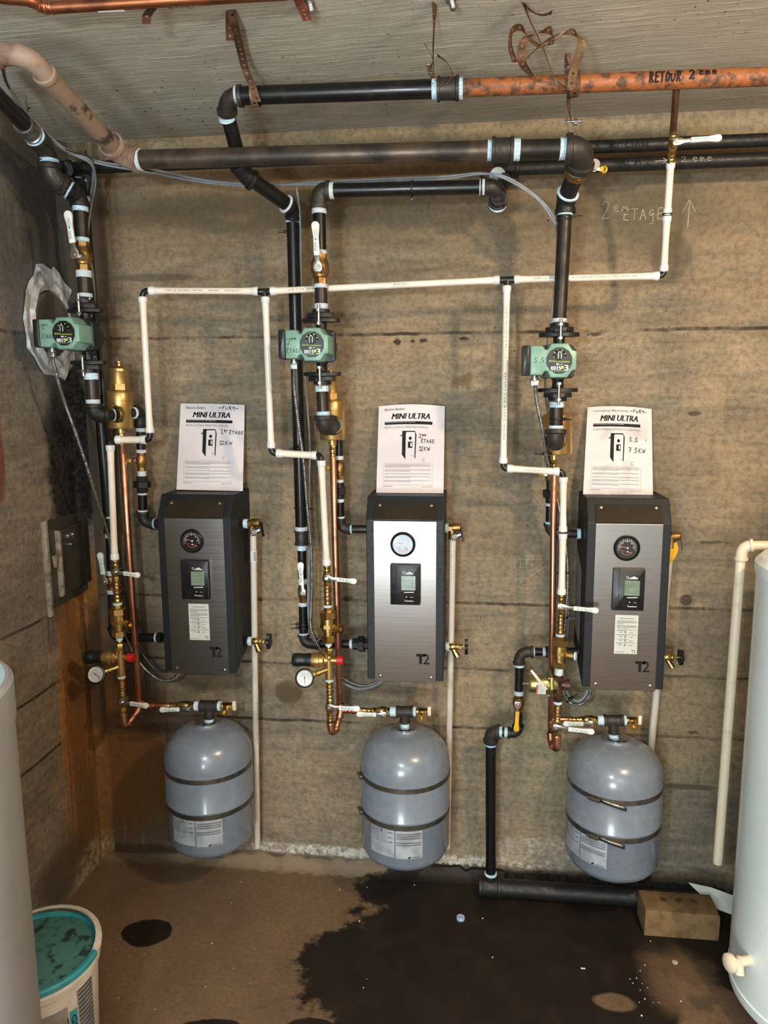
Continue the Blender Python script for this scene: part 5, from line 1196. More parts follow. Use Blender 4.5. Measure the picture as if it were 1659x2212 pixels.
        for j in range(9):
            an = radians(225-j*270/8); mb.stroke([(R0*.8*cos(an), R0*.8*sin(an)), (R0*.92*cos(an), R0*.92*sin(an))], .0008, F, .0002); put_text(mb, str(j*2), R0*.58*cos(an)-.0014, R0*.58*sin(an)-.0012, .003, .0028, F, .0002)
        an = radians(xs['nd']); mb.stroke([(-.35*R0*cos(an), -.35*R0*sin(an)), (.82*R0*cos(an), .82*R0*sin(an))], .0013, F, .0008); mb.lathe(F(0, 0, 0), gn, [(0, .0018), (.0015, .0016)], 10)
        obj('needle', mb, 'ink', dl, sm=False)
        e = P(ax(ym+18)-3, ym+20, s+.005); st = gp-gn*.012; d = (st-e)
        obj('gauge_stem', MB().lathe(e, d, [(0, 5.5*mm), (d.length*.35, 5.5*mm), (d.length*.36, 7*mm), (d.length*.48, 7*mm), (d.length*.5, 5*mm), (d.length*.62, 8*mm), (d.length*.8, 8*mm), (d.length, 6*mm)], 10), 'brass', g)
    else:
        t = thing('pressure_regulator', 'old brown pressure reducing valve with a yellow zinc bell, below the right preventer', 'pressure regulator', P(ax(r1), r1, s))
        stack(t, A, B, [(b1-1, b1+14, 9, 'white_tape', 't', 'thread_tape'), (r0-4, r0+5, 9, 'dark_bronze', 'c', 'neck'), (r0, r0+19, 12, 'dark_bronze', 'h', 'body'), (r0+17, r1-16, 9.5, 'dark_bronze', 'c', 'body'), (r1-19, r1, 11, 'dark_bronze', 'h', 'body'), (r1-1, r1+6, 9, 'thread_tape', 't', 'thread_tape')])
        a = P(x, ym, s); m_ = mpp(a)
        obj('bell', MB().lathe(a, (-1, -.06, 0), [(0, 11*m_), (12*m_, 14*m_), (14*m_, 17*m_), (20*m_, 19*m_), (24*m_, 20*m_), (60*m_, 18.5*m_), (64*m_, 16*m_), (65*m_, 5*m_)], 36), 'zinc_yellow', t)
        obj('diaphragm_flange', MB().lathe(a+V((-16*m_, 0, 0)), (-1, -.06, 0), [(0, 30*m_), (1*m_, 32*m_), (5*m_, 32*m_), (6*m_, 30*m_)], 8), 'zinc_yellow', t)
        for j in range(4):
            an = pi/4+j*pi/2; obj('flange_bolt', MB().lathe(a+V((-14*m_, -27*m_*cos(an), 27*m_*sin(an))), (-1, 0, 0), [(0, 2.6*m_), (10*m_, 2.6*m_)], 6), 'galvanised', t)
        obj('adjusting_screw', MB().lathe(a+V((-64*m_, -.004, 0)), (-1, -.06, 0), [(0, 2*m_), (9*m_, 2*m_), (9*m_, 4*m_), (12*m_, 4.5*m_)], 12), 'galvanised', t)
        obj('side_stub', MB().lathe(a, (1, -.15, 0), [(0, 8*m_), (14*m_, 9*m_), (14*m_, 12*m_), (24*m_, 12*m_), (24*m_, 9*m_)], 18), 'dark_bronze', t)
        p0, p1 = P(1147, 1447, s+.055), P(1180, 1490, s+.05); F = frame(p0, p1-p0, n=(0, -1, 0)); LL = (p1-p0).length
        obj('lever', MB().prism([(0, -.004), (LL*.5, -.0045), (LL, -.006), (LL, .006), (LL*.6, .0045), (0, .004)], F, 0, .003, .001), 'label_paper', t)
        p0, p1 = P(1139, 1430, s+.06), P(1150, 1450, s+.055); F = frame(p0, p1-p0, n=(0, -1, 0)); LL = (p1-p0).length
        obj('strap_tag', MB().prism([(0, -.004), (LL*.6, -.007), (LL*1.5, -.006), (LL*1.6, .003), (LL, .008), (0, .004)], F, 0, .001), 'strap_rust', t)
        F = lambda u, v, w=0.0: a+V((-38*m_+u, -.0285-.006-w, v))
        lb = obj('tag_label', MB().prism(rr(.026, .028, .001, 1, 0, -.006), F, 0, .0006), 'label_paper', t, sm=False)
        obj('tag_stripe', MB().prism([(-.016, -.020), (-.011, -.020), (-.011, .008), (-.016, .008)], F, 0, .0009), 'tag_orange', lb, sm=False)
    # lower valve
    l0, l1 = Y['v2']
    v = ball_valve('lower fill valve '+lab[4], (ax(l0), l0, s), (ax(l1), l1, s), 10.5, (ax((l0+l1)/2)-2, (l0+l1)/2, s+.035), (xs['h2'], Y['h2'], s+.035), 12.5, 'PRO-LINE', br=.32)
    stack(v, A, B, [(r1+4, r1+20, 8.5, 'brass', 'f', 'press_fitting'), (r1+18, r1+30, 6.5, 'copper', 'c', 'copper_nipple'), (r1+26, l0+2, 8.5, 'brass', 'f', 'press_fitting'), (l1-1, l1+13, 8.5, 'brass', 'f', 'press_fitting')])
    return ax
C1 = fill_chain(0, 249, 267, dict(top=1209, bot=1552, v1=(1222, 1250), h1=1243, w1=1302, bf=(1303, 1374), rg=(1398, 1457), rm=1420, v2=(1500, 1534), h2=1525), dict(h1=303, h2=321, knob=181, cap=292, g=(207, 1457), gn=(.12, -1, .35), nd=-38),
    ('left of the left boiler, short white lever crossing the copper tube', 'left of the left boiler, in the shade by the corner', 'with black knob and red cap near the dark left corner', 'in the dark left corner, its needle pointing lower right', 'above the left copper bend, white lever pointing right'))
C2 = fill_chain(1, 706, 714, dict(top=1221, bot=1568, v1=(1234, 1264), h1=1256, w1=1307, bf=(1310, 1386), rg=(1410, 1464), rm=1426, v2=(1511, 1545), h2=1531), dict(h1=771, h2=778, knob=631, cap=744, g=(658, 1465), gn=(.05, -1, .3), nd=-82),
    ('left of the middle boiler, white lever pointing right to its screen', 'left of the middle boiler foot, shiny with one side port', 'with black knob and red cap beside the middle boiler foot', 'below left of the middle boiler, its needle upright', 'above the middle copper bend, white lever pointing right'))
C3 = fill_chain(2, 1213, 1202, dict(top=1284, bot=1600, v1=(1296, 1326), h1=1319, w1=1370, bf=(1371, 1441), rg=(1460, 1512), rm=1478, v2=(1556, 1587), h2=1581), dict(h1=1293, h2=1284),
    ('left of the right boiler, long lever reaching over its steel front', 'beside the right boiler, darker nut and taped side port', '', '', 'above the right copper bend, just left of the right tank'), reg='old')

# copper tubes from the separators, bends, and the branch to each tank
def copper(lab, A, B, bot, el, br, end, cox):
    t = thing('copper_feed_pipe', lab, 'copper pipe', P(*bot))
    # neck under the separator
    a, b = A, B
    stack(t, a, b, [(a[1]-2, a[1]+12, 8.8, 'satin_brass', 'c', 'adapter'), (a[1]+10, a[1]+22, 7, 'brass', 'h', 'adapter_nut'), (a[1]+20, a[1]+36, 7.6, 'brass', 'f', 'press_fitting'), (a[1]+34, b[1], 7.0, 'copper', 'c', 'tube')])
    return t
t = copper('long copper tube beside the left boiler with a bend and branch to the left tank', (261, 924, .165), (301, 1522, .17), (270, 1566, .2), 0, 0, 0, 0)
elbow(t, (266, 1545, .22), (269, 1568, .22), (279, 1562, .205), 7.5, 'copper', 'copper_elbow', 1.12)
stack(t, (276, 1565, .21), (300, 1532, .175), [(1562, 1545, 6.5, 'copper', 'c', 'tube'), (1552, 1538, 8.2, 'copper', 'f', 'copper_fitting')])
elbow(t, (296, 1538, .18), (302, 1526, .17), (303, 1512, .17), 7.5, 'copper', 'copper_elbow', 1.1)
stack(t, (300, 1524, .17), (440, 1526, .165), [(302, 322, 8.2, 'copper', 'f', 'copper_tee'), (320, 334, 8, 'copper', 'f', 'copper_fitting'), (332, 372, 6.3, 'copper', 'c', 'tube'), (368, 382, 7.6, 'brass', 'f', 'press_fitting')])
t = copper('long copper tube beside the middle boiler with a bend and branch to the middle tank', (718, 950, .165), (734, 1535, .17), (717, 1590, .2), 0, 0, 0, 0)
elbow(t, (714, 1560, .22), (716, 1588, .22), (727, 1572, .20), 8, 'copper', 'copper_elbow', 1.12)
stack(t, (723, 1580, .21), (737, 1538, .17), [(1576, 1556, 6.8, 'copper', 'c', 'tube'), (1562, 1546, 8.6, 'copper', 'f', 'copper_fitting')])
elbow(t, (733, 1549, .18), (737, 1536, .17), (735, 1520, .17), 8, 'copper', 'copper_elbow', 1.1)
stack(t, (735, 1534, .17), (870, 1538, .165), [(738, 768, 8.6, 'old_copper', 'f', 'copper_tee'), (766, 784, 6.6, 'copper', 'c', 'tube'), (782, 808, 7.8, 'brass', 'f', 'press_fitting')])
t = copper('long straight copper tube beside the right boiler ending in a bend near the right tank', (1197, 981, .165), (1190, 1600, .175), (1200, 1622, .2), 0, 0, 0, 0)
elbow(t, (1189, 1583, .18), (1190, 1606, .19), (1198, 1612, .21), 8, 'copper', 'copper_elbow', 1.12)
elbow(t, (1203, 1588, .22), (1203, 1622, .22), (1194, 1608, .20), 8.5, 'copper', 'copper_elbow', 1.12)
obj('copper_tee', MB().lathe(P(1190.5, 1556, .175), DN, prof('f', .022, .0115), 18), 'copper', t)
stack(t, (1190, 1554, .175), (1310, 1556, .165), [(1192, 1232, 6.2, 'copper', 'c', 'tube'), (1228, 1258, 7.6, 'brass', 'f', 'press_fitting')])
def tank_fittings(lab, x0, xv0, xv1, xt0, xt1, y, yn, xr, tip, ly):
    s = .163
    ball_valve('brass valve '+lab[0], (xv0, y-1, s), (xv1, y, s), 11, ((xv0+xv1)/2+3, y+7, s+.035), (tip, ly, s+.035), 12, 'FNW', br=.28, flip=True)
    t = thing('pipe_tee', 'dark iron tee '+lab[1], 'pipe tee', P((xt0+xt1)/2, yn, s), 'iron tees over the tanks')
    stack(t, (xv1-3, y, s), (xr+30, y, s), [(xv1-3, xt0+1, 10, 'thread_tape', 't', 'thread_tape'), (xt0, xt1, 12.5, 'cast_fitting', 'k', 'tee_run'), (xt1-1, xt1+6, 10, 'thread_tape', 't', 'thread_tape')])
    xc = (xt0+xt1)/2
    stack(t, (xc, y, s), (xc, yn+8, s), [(y+4, yn, 11.5, 'cast_fitting', 'k', 'tee_branch'), (yn-1, yn+8, 9.5, 'thread_tape', 't', 'thread_tape')])
    c = thing('drain_cock', 'small brass drain cock '+lab[2], 'valve', P(xt1+18, y+4, s), 'brass drain cocks on the tank tees')
    m_ = mpp(P(xr, y, s))
    stack(c, (xt1, y, s), (xr+30, y, s), [(xt1+5, xt1+12, 6.5, 'brass', 'c', 'nipple'), (xt1+11, xt1+30, 7.5, 'brass', 'h', 'cock_body')])
    p = P(xt1+18, y+4, s)
    obj('outlet', MB().lathe(p, (0, -1, -.12), [(-.01, 7*m_), (14*m_, 7*m_), (14*m_, 8.6*m_), (19*m_, 8.6*m_), (19*m_, 5.5*m_), (12*m_, 5*m_)], 20), 'brass', c)
    q = P(xt1+29, y-1, s); obj('stem', MB().lathe(q, XR, [(0, 3*m_), (8*m_, 3*m_)], 10), 'brass', c)
    F = frame(q+V((6*m_, 0, 0)), (0, -1, 0), v=(0, 0, 1)); obj('wing_handle', MB().prism(rr(8*m_, 21*m_, 3*m_, 3), F, -3*m_, 4*m_, .001), 'old_pvc', c)
    return t
tank_fittings(('feeding the left tank, white lever pointing left below it', 'standing on the left tank', 'right of the left tank tee'), 370, 378, 424, 432, 472, 1525, 1551, 480, 345, 1533)
tank_fittings(('feeding the middle tank, white lever pointing left below it', 'standing on the middle tank', 'right of the middle tank tee'), 800, 806, 846, 856, 893, 1537, 1561, 905, 770, 1542)
tank_fittings(('feeding the right tank, white lever between two copper pipes and the tank', 'standing on the right tank', 'right of the right tank tee'), 1250, 1254, 1294, 1304, 1347, 1556, 1584, 1355, 1216, 1563)

# ------------------------------------------------------------------ relief valves, drain cocks, discharge pipes on the boiler right sides
def relief(x, y, lab, tag_=True, lever=True, s=.10):
    t = thing('relief_valve', 'relief valve '+lab, 'relief valve', P(x+20, y+10, s), 'brass relief valves')
    A, B = (x, y, s), (x+60, y, s); m_ = mpp(P(*A))
    stack(t, A, B, [(x, x+9, 10, 'thread_tape', 't', 'thread_tape'), (x+7, x+18, 8.5, 'dull_brass', 'h', 'inlet')])
    a = P(x+16, y-1, s)
    obj('valve_body', MB().lathe(a, (1, 0, .05), [(0, 9*m_), (6*m_, 10*m_), (18*m_, 9*m_), (20*m_, 7*m_)], 20), 'dull_brass', t)
    obj('outlet', MB().lathe(P(x+17, y, s), DN, [(0, 8*m_), (24*m_, 8.4*m_), (24*m_, 7*m_)], 20), 'dull_brass', t)
    if lever:
        b = P(x+37, y+2, s+.01); F = frame(b, (.15, 0, -1), n=(.9, -.5, 0)); obj('test_lever', MB().prism([(-.008, -.006), (.03, -.004), (.04, -.006), (.04, .006), (.03, .004), (-.008, .006)], F, 0, .002), 'chrome', t)
    if tag_:
        b = P(x+26, y+17, s+.025); F = frame(b, (1, 0, .45), n=(0, -1, 0)); g = obj('data_tag', MB().prism(rr(.034, .018, .001, 1), F, 0, .0008), 'ink', t, sm=False)
        mb = MB(); [mb.stroke([(-.014, .006-.003*i), (.0+.013*(i % 2), .006-.003*i)], .0012, F, .0012) for i in range(5)]; mb.stroke([(.004, .0), (.012, .0)], .008, F, .0012); obj('printed_text', mb, 'print_white', g, sm=False)
    return t
relief(527, 1131, 'on the right side of the left boiler, with a dark data tag', s=.105)
relief(960, 1141, 'on the right side of the middle boiler, with a dark data tag', s=.105)
t = relief(1434, 1160, 'behind the right edge of the right boiler, a yellow tag hanging from it', tag_=False, s=.085)
a, b = P(1448, 1172, .09), P(1450, 1200, .09)
mb = MB(); F = lambda u, v, w=0.0: P(1447, 1174, .095)+V((u, -w, v))
mb.prism([(0, 0), (.022, .004), (.026, -.02), (.018, -.045), (.0, -.07), (-.02, -.08), (-.02, -.02)], F, 0, .001); obj('data_tag', mb, 'tag_yellow' if 'tag_yellow' in MATS else 'handle_yellow', t, sm=False)
def cock(x, y, lab, s=.10, xw=583):
    t = thing('hose_drain_valve', 'brass drain valve with black handwheel '+lab, 'valve', P(x+20, y+20, s), 'brass drain valves with black handwheels')
    A, B = (x, y, s), (x+60, y, s); m_ = mpp(P(*A))
    stack(t, A, B, [(x-3, x+1, 11.5, 'matte_black', 'c', 'grommet'), (x, x+8, 9.5, 'thread_tape', 't', 'thread_tape'), (x+6, x+26, 8, 'brass', 'b', 'valve_body'), (x+24, x+29, 7.5, 'brass', 'c', 'bonnet'), (x+28, x+36, 5.5, 'brass', 'h', 'packing_nut'), (x+35, x+46, 2, 'brass', 'c', 'stem')])
    p = P(x+15, y+2, s); d = V((.55, -.35, -.9)).normalized()
    obj('spout', MB().lathe(p, d, [(0, 5.5*m_), (14*m_, 5*m_), (14*m_, 6.5*m_), (23*m_, 6.5*m_), (23*m_, 5*m_)], 16), 'brass', t)
    w = P(x+42, y-1, s); R = []
    pr = []
    for k in range(60):
        an = 2*pi*k/60; r_ = (16+1.9*cos(5*an))*m_; pr.append((r_*cos(an), r_*sin(an)))
    Fw = frame(w, (0, -1, 0), v=(0, 0, 1)); Fw2 = lambda u, v, ww=0.0: w+V((ww, -u, v))
    obj('handwheel', MB().prism(pr, Fw2, 0, .011, .003), 'plastic_black', t); return t
cock(536, 1385, 'low on the right side of the left boiler', .105)
cock(962, 1397, 'low on the right side of the middle boiler', .105)
cock(1425, 1420, 'low behind the right edge of the right boiler', .085)
def drain(A, B, r, lab, lbl=False):
    t = thing('discharge_pipe', lab, 'pipe', P(*B), None)
    a, b = P(*A), P(*B); m_ = mpp((a+b)/2)
    obj('pipe_section', MB().lathe(a, b-a, [(0, r*m_), ((b-a).length, r*m_)], 24), 'pvc', t)
    if lbl:
        p = a.lerp(b, .045); obj('paper_label', MB().lathe(p, b-a, [(0, (r+.3)*m_), (.038, (r+.3)*m_)], 24), 'paper', t)
        mb = MB(); F = lambda u, v, w=0.0: p+V((u, -sqrt(max(0, (r*m_)**2-u*u))-.0009, -v)); 
        for k in range(6): mb.stroke([(.003, .006+k*.005), (.009, .006+k*.005)], .002, F)
        obj('printed_text', mb, 'ink', t, sm=False)
    return t
drain((547, 1156, .105), (556, 1830, .05), 6.6, 'white discharge pipe hanging down right of the left boiler, paper label near its top', True)
drain((978, 1165, .105), (966, 1830, .05), 6.8, 'white discharge pipe hanging down right of the middle boiler and tank')
drain((1448, 1180, .075), (1383, 1862, .04), 7.5, 'white discharge pipe passing behind the right boiler and right tank')
# old cream pipe at the right
t = thing('discharge_pipe', 'aged cream plastic pipe with an elbow at top, hanging beside the white water heater', 'pipe', P(1550, 1865, .3))
a, b = P(1600, 1205, .30), P(1550, 1865, .30); m_ = mpp(a)
obj('pipe_section', MB().lathe(a, b-a, [(0, 10.5*m_), ((b-a).length-.012, 10.5*m_), ((b-a).length, 9.5*m_)], 24), 'old_pvc', t)
e = P(1600, 1183, .30)
elbow(t, (1601, 1210, .30), (1602, 1180, .30), (1628, 1178, .31), 12, 'old_pvc', 'elbow', 1.2, 9)
pipe(t, (1620, 1179, .31), (1750, 1176, .33), 10.5, 'old_pvc')

# ------------------------------------------------------------------ armoured and grey cables, ties
t = thing('armored_cable', 'armoured cable from the left pump down behind the fill chain to the left boiler', 'cable', P(300, 1450, .1))
armored(t, [(112, 766, .37), (122, 810, .35), (140, 870, .31), (160, 925, .29), (185, 1000, .26), (210, 1080, .20), (235, 1160, .155), (246, 1230, .14), (262, 1340, .13), (276, 1385, .12), (300, 1430, .11), (340, 1466, .11), (372, 1468, .11), (394, 1448, .11), (402, 1435, .10)], 3.6)
cable(t, [(262, 1340, .11), (300, 1400, .10), (330, 1440, .10), (352, 1450, .10), (372, 1442, .10), (380, 1425, .09)], 3, 'dark_cable')
t = thing('armored_cable', 'armoured cable from the middle pump looping under the middle boiler', 'cable', P(780, 1470, .1))
armored(t, [(636, 790, .37), (636, 840, .31), (646, 925, .255), (656, 1000, .205), (664, 1100, .175), (672, 1180, .16), (674, 1260, .16), (671, 1340, .17), (676, 1370, .16), (697, 1412, .13), (715, 1440, .11), (740, 1465, .11), (780, 1481, .11), (812, 1474, .11), (826, 1455, .10)], 3.4)
cable(t, [(668, 1180, .14), (668, 1340, .14), (690, 1405, .12), (712, 1440, .10), (735, 1470, .10), (775, 1488, .10), (815, 1478, .10), (830, 1458, .09)], 3.2, 'grey_cable')
t = thing('armored_cable', 'armoured cable from the right pump looping under the right boiler', 'cable', P(1245, 1520, .1))
armored(t, [(1155, 826, .37), (1160, 870, .33), (1172, 930, .29), (1180, 985, .22), (1192, 1040, .15), (1208, 1100, .13), (1222, 1180, .12), (1226, 1250, .12), (1222, 1330, .12), (1214, 1400, .11), (1208, 1450, .11), (1214, 1490, .11), (1232, 1518, .11), (1252, 1522, .11), (1270, 1508, .11), (1277, 1485, .10)], 3.6)
cable(t, [(1178, 985, .14), (1186, 1050, .12), (1205, 1110, .11), (1220, 1190, .10), (1226, 1260, .10), (1226, 1350, .10), (1216, 1450, .10), (1222, 1490, .10), (1240, 1512, .10), (1258, 1510, .10), (1270, 1490, .10)], 3.2, 'grey_cable')
t = thing('control_cable', 'thin grey cables sagging along the wall top and curling down behind the right pump', 'cable', P(900, 390, .3))
for dy, ds in ((0, 0), (5, .012)):
    cable(t, [(-30, 190+dy, .62), (18, 208+dy, .57), (60, 250+dy, .48), (110, 300+dy, .36), (170, 335+dy, .27), (230, 352+dy, .22+ds), (330, 366+dy*1.6, .22), (440, 389+dy, .22), (560, 399+dy*.6, .22), (690, 398-dy, .235), (840, 391-dy, .245), (960, 386-dy, .30+ds), (1040, 376-dy*.4, .31), (1095, 383+dy, .32), (1160, 425+dy, .31), (1195, 468+dy*2, .30), (1203, 510, .24), (1200, 600, .20+ds), (1190, 690, .17), (1180, 760+dy, .15+ds), (1178, 850, .15), (1186, 905, .17)], 2.3, 'grey_cable', n=10)
t = thing('control_cable', 'thin grey cables running down the left corner behind the left pump', 'cable', P(200, 700, .2))
for k, (o_, q) in enumerate(((0, 0), (6, .01), (-5, .02))):
    cable(t, [(4, 120+k*12, .8), (20, 190, .66), (75, 262, .46-q), (140, 322, .34), (196, 348+o_, .27), (200+o_, 395, .20), (190+o_, 450, .18), (187+o_*.5, 520, .17+q), (200+o_*.3, 600, .17), (208, 700, .16+q), (222, 820, .15), (228, 940, .135)], 2.2, 'grey_cable' if k < 2 else 'dark_cable', n=9)
t = thing('control_cable', 'thin grey cable clinging to the right side of the middle return drop', 'cable', P(660, 900, .13))
cable(t, [(640, 400, .22), (648, 470, .20), (650, 600, .175), (655, 760, .16), (664, 880, .15), (669, 960, .14), (668, 1080, .14), (672, 1180, .14)], 2.0, 'grey_cable')
cable_tie('cable tie on the black supply pipe above the right drop of grey cable', (890, 408, .28), XR, 17, (0, 0, -1), None)
cable_tie('cable tie at the right end of the black supply pipe by its white tape', (1040, 405, .28), XR, 18, (0, 0, 1), None)
cable_tie('upper of two cable ties on top of the pipe to the right pump', (1219, 468, .28), DN, 17, (1, -.2, 0), None)
cable_tie('lower of two cable ties on top of the pipe to the right pump', (1217, 476, .28), DN, 17.5, (-1, -.2, 0), None)
cable_tie('cable tie under the upper elbow of the middle return drop', (634, 500, .188), DN, 15, (-1, 0, 0), None)
cable_tie('cable tie on the middle return drop level with the white plastic step', (646, 969, .15), DN, 15, (-1, -.2, 0), None)
cable_tie('cable tie on the middle return drop just above its coupling', (650, 1097, .135), DN, 14.5, (1, -.3, 0), None)
cable_tie('upper of two cable ties above the lower elbow of the middle drop', (656, 1347, .12), DN, 11.5, (-1, -.2, 0), None)
cable_tie('lower of two cable ties above the lower elbow of the middle drop', (656, 1355, .12), DN, 11.5, (-1, -.3, 0), None)
cable_tie('cable tie round the short pipe under the right pump', (1202, 905, .28), DN, 16, (1, -.6, 0), None)
cable_tie('cable tie on the armoured cable left of the right separator', (1183, 980, .2), DN, 9, (-1, -.2, 0), None)
cable_tie('cable tie on the armoured cable beside the right boiler side label', (1224, 1236, .12), DN, 6, (-1, -.2, 0), None)
cable_tie('cable tie holding the armoured cable just under the right fill lever', (1221, 1334, .12), DN, 7, (1, -.2, 0), None)
cable_tie('cable tie on the cable loop hanging under the right boiler', (1228, 1512, .11), V((.7, 0, -.5)), 7, (.6, -.2, .6), None)
cable_tie('cable tie on the wall pipe at the far left beside the painted elbow', (190, 362, .16), XR, 16, (0, -.2, 1), None)
cable_tie('cable tie bundling the grey cables in the top left corner', (60, 238, .50), V((.6, .6, -.5)), 7, (0, -.2, 1), None)

# ------------------------------------------------------------------ hanger straps (perforated iron)
def strap(name_label, pts, dirs, w=.019, pitch=.019, mt='strap_rust', n=10, thing_=None, cat='pipe hanger'):
    P3 = smooth(pts, n); D = smooth(dirs, n)
    L = [0]
    for a, b in zip(P3[:-1], P3[1:]): L.append(L[-1]+(b-a).length)
    tot = L[-1]; N = max(1, int(tot/pitch))
    def at(u, v):
        u = min(max(u, 0), tot-1e-6); j = 0
        while j < len(L)-2 and L[j+1] < u: j += 1
        f = (u-L[j])/max(1e-9, L[j+1]-L[j]); return P3[j].lerp(P3[j+1], f)+D[j].lerp(D[j+1], f).normalized()*v
    mb = MB(); pt = tot/N; hr = min(.0034, pt*.32)
    for i in range(N):
        u0 = i*pt; uc = u0+pt/2; ov = [(u0, -w/2), (uc, -w/2), (u0+pt, -w/2), (u0+pt, 0), (u0+pt, w/2), (uc, w/2), (u0, w/2), (u0, 0)]
        ang = [-3*pi/4, -pi/2, -pi/4, 0, pi/4, pi/2, 3*pi/4, pi]; inn = [(uc+hr*cos(a), hr*sin(a)) for a in ang]
        vs = [at(*p) for p in ov]+[at(*p) for p in inn]
        mb.add(vs, [(k, (k+1) % 8, 8+(k+1) % 8, 8+k) for k in range(8)])
    o = obj('strap' if thing_ else 'hanger_strap', mb, mt, thing_, sm=False); md = o.modifiers.new('th', 'SOLIDIFY'); md.thickness = .0011
    if not thing_: tag(o, name_label, cat)
    return o
X_ = lambda *a: V(a)
t = thing('hanger_strap', 'rusty perforated strap from the ceiling, looped round the black pipe near its elbow', 'pipe hanger', P(560, 215, .5))
strap('', [PZ(500, 22, ZC-.002), PZ(508, 60, ZC-.02), P(520, 110, .60), P(530, 150, .54), P(545, 185, .535), P(556, 220, .53)], [X_(1, 0, 0)]*3+[X_(1, 0, 0)]*3, thing_=t)
strap('', [PZ(497, 24, ZC-.002), PZ(496, 55, ZC-.012), PZ(497, 88, ZC-.03)], [X_(1, 0, 0)]*3, thing_=t)
c = P(552, 205, .5); strap('', [c+V((0, cos(a)*.029, sin(a)*.029)) for a in [pi*.55+k*pi/5 for k in range(10)]], [X_(1, 0, 0)]*10, w=.017, thing_=t, n=4, mt='strap_bare')
obj('screw', MB().lathe(PZ(502, 24, ZC), DN, [(0, .006), (.004, .006), (.006, .003)], 8), 'galvanised', t)
t = thing('hanger_strap', 'thin twisted iron strap hanging from the ceiling to the coupling of the upper pipe', 'pipe hanger', P(945, 190, .5))
strap('', [PZ(938, 6, ZC-.002), P(938, 60, .66), P(936, 110, .60), P(938, 160, .55), P(945, 178, .535), P(962, 182, .53), P(978, 165, .53), P(965, 135, .56), P(945, 120, .58)], [X_(.6, .8, 0), X_(.2, 1, 0), X_(.1, 1, 0), X_(0, 1, .2), X_(0, .9, .4), X_(0, .8, .5), X_(.3, 1, 0), X_(0, 1, .3), X_(0, 1, 0)], w=.015, thing_=t)
strap('', [P(918, 95, .60), P(928, 112, .59), P(936, 128, .58), P(932, 145, .57)], [X_(.4, 1, 0), X_(.2, 1, 0), X_(0, 1, .2), X_(0, 1, 0)], w=.012, thing_=t)
sp = [P(925+6*cos(k*1.1)+k*.35, 138+k*1.0, .56+.01*sin(k*1.1)) for k in range(32)]
obj('spring', MB().sweep(sp, .0016, 6), 'strap_bare', t)
t = thing('hanger_strap', 'tangled curls of rusty perforated strap hanging over the rusty pipe', 'pipe hanger', P(1230, 190, .5))
strap('', [PZ(1132, 8, ZC-.004), PZ(1150, 24, ZC-.012), PZ(1172, 32, ZC-.02), PZ(1192, 26, ZC-.012)], [X_(0, 1, 0), X_(0, 1, .3), X_(0, 1, .3), X_(0, 1, 0)], thing_=t, w=.017)
strap('', [PZ(1130, 6, ZC-.002), P(1148, 50, .66), P(1172, 100, .62), P(1195, 160, .56), P(1215, 185, .53), P(1232, 195, .53)], [X_(.5, .9, 0), X_(.4, .9, 0), X_(.3, .9, .2), X_(.2, 1, .2), X_(.2, .8, .4), X_(0, .8, .5)], thing_=t, w=.015)
strap('', [P(1112, 135, .64), P(1102, 100, .66), P(1106, 65, .67), P(1128, 60, .66), P(1145, 85, .64), P(1170, 100, .62), P(1192, 90, .62), P(1190, 66, .64), P(1160, 72, .66), P(1136, 84, .67), P(1126, 110, .66), P(1130, 140, .64), P(1150, 165, .58)],
      [X_(.6, .6, .3), X_(.5, .8, .1), X_(.1, .9, -.3), X_(0, 1, -.2), X_(.2, .7, .5), X_(.1, .7, .6), X_(.5, .8, 0), X_(0, .8, -.5), X_(.1, .9, .4), X_(.9, .5, 0), X_(1, .2, 0), X_(.9, .2, .2), X_(.5, .7, .3)], thing_=t, w=.019)
strap('', [P(1136, 128, .64), P(1165, 100, .62), P(1200, 78, .62), P(1235, 68, .62), P(1256, 85, .61), P(1252, 115, .59), P(1240, 150, .56), P(1234, 190, .535)], [X_(.2, .6, .6), X_(.2, .6, .6), X_(.1, .7, .6), X_(0, .9, -.3), X_(.8, .5, 0), X_(1, .1, 0), X_(1, 0, 0), X_(1, 0, .1)], thing_=t, w=.020, mt='strap_bare')
strap('', [P(1232, 195, .53), P(1228, 160, .535), P(1226, 115, .545)], [X_(1, 0, 0), X_(1, 0, .2), X_(.6, .4, .2)], thing_=t, w=.018)
c = P(1240, 182, .5); strap('', [c+V((0, cos(a)*.029, sin(a)*.029)) for a in [pi*.55+k*pi/5 for k in range(10)]], [X_(1, 0, .1)]*10, w=.022, thing_=t, n=4)
t = thing('hanger_strap', 'flat strap with a bolt between the rusty pipe and the big iron elbow', 'pipe hanger', P(1232, 300, .42))
strap('', [P(1229, 200, .5), P(1229, 235, .47), P(1236, 265, .45), P(1248, 295, .43)], [X_(.8, .6, 0), X_(.5, .8, 0), X_(.3, .9, 0), X_(.2, 1, 0)], thing_=t, w=.014)
strap('', [P(1226, 200, .48), P(1225, 250, .46), P(1229, 295, .44)], [X_(.3, .9, 0), X_(.1, 1, 0), X_(.3, .9, 0)], thing_=t, w=.012)
mb = MB().lathe(P(1222, 263, .45), XR, [(0, .003), (.042, .003)], 8); mb.lathe(P(1240, 263, .45), XR, [(0, .009), (.008, .009)], 6); mb.lathe(P(1222, 263, .45), XR, [(0, .006), (.003, .006)], 6); obj('bolt', mb, 'galvanised', t)
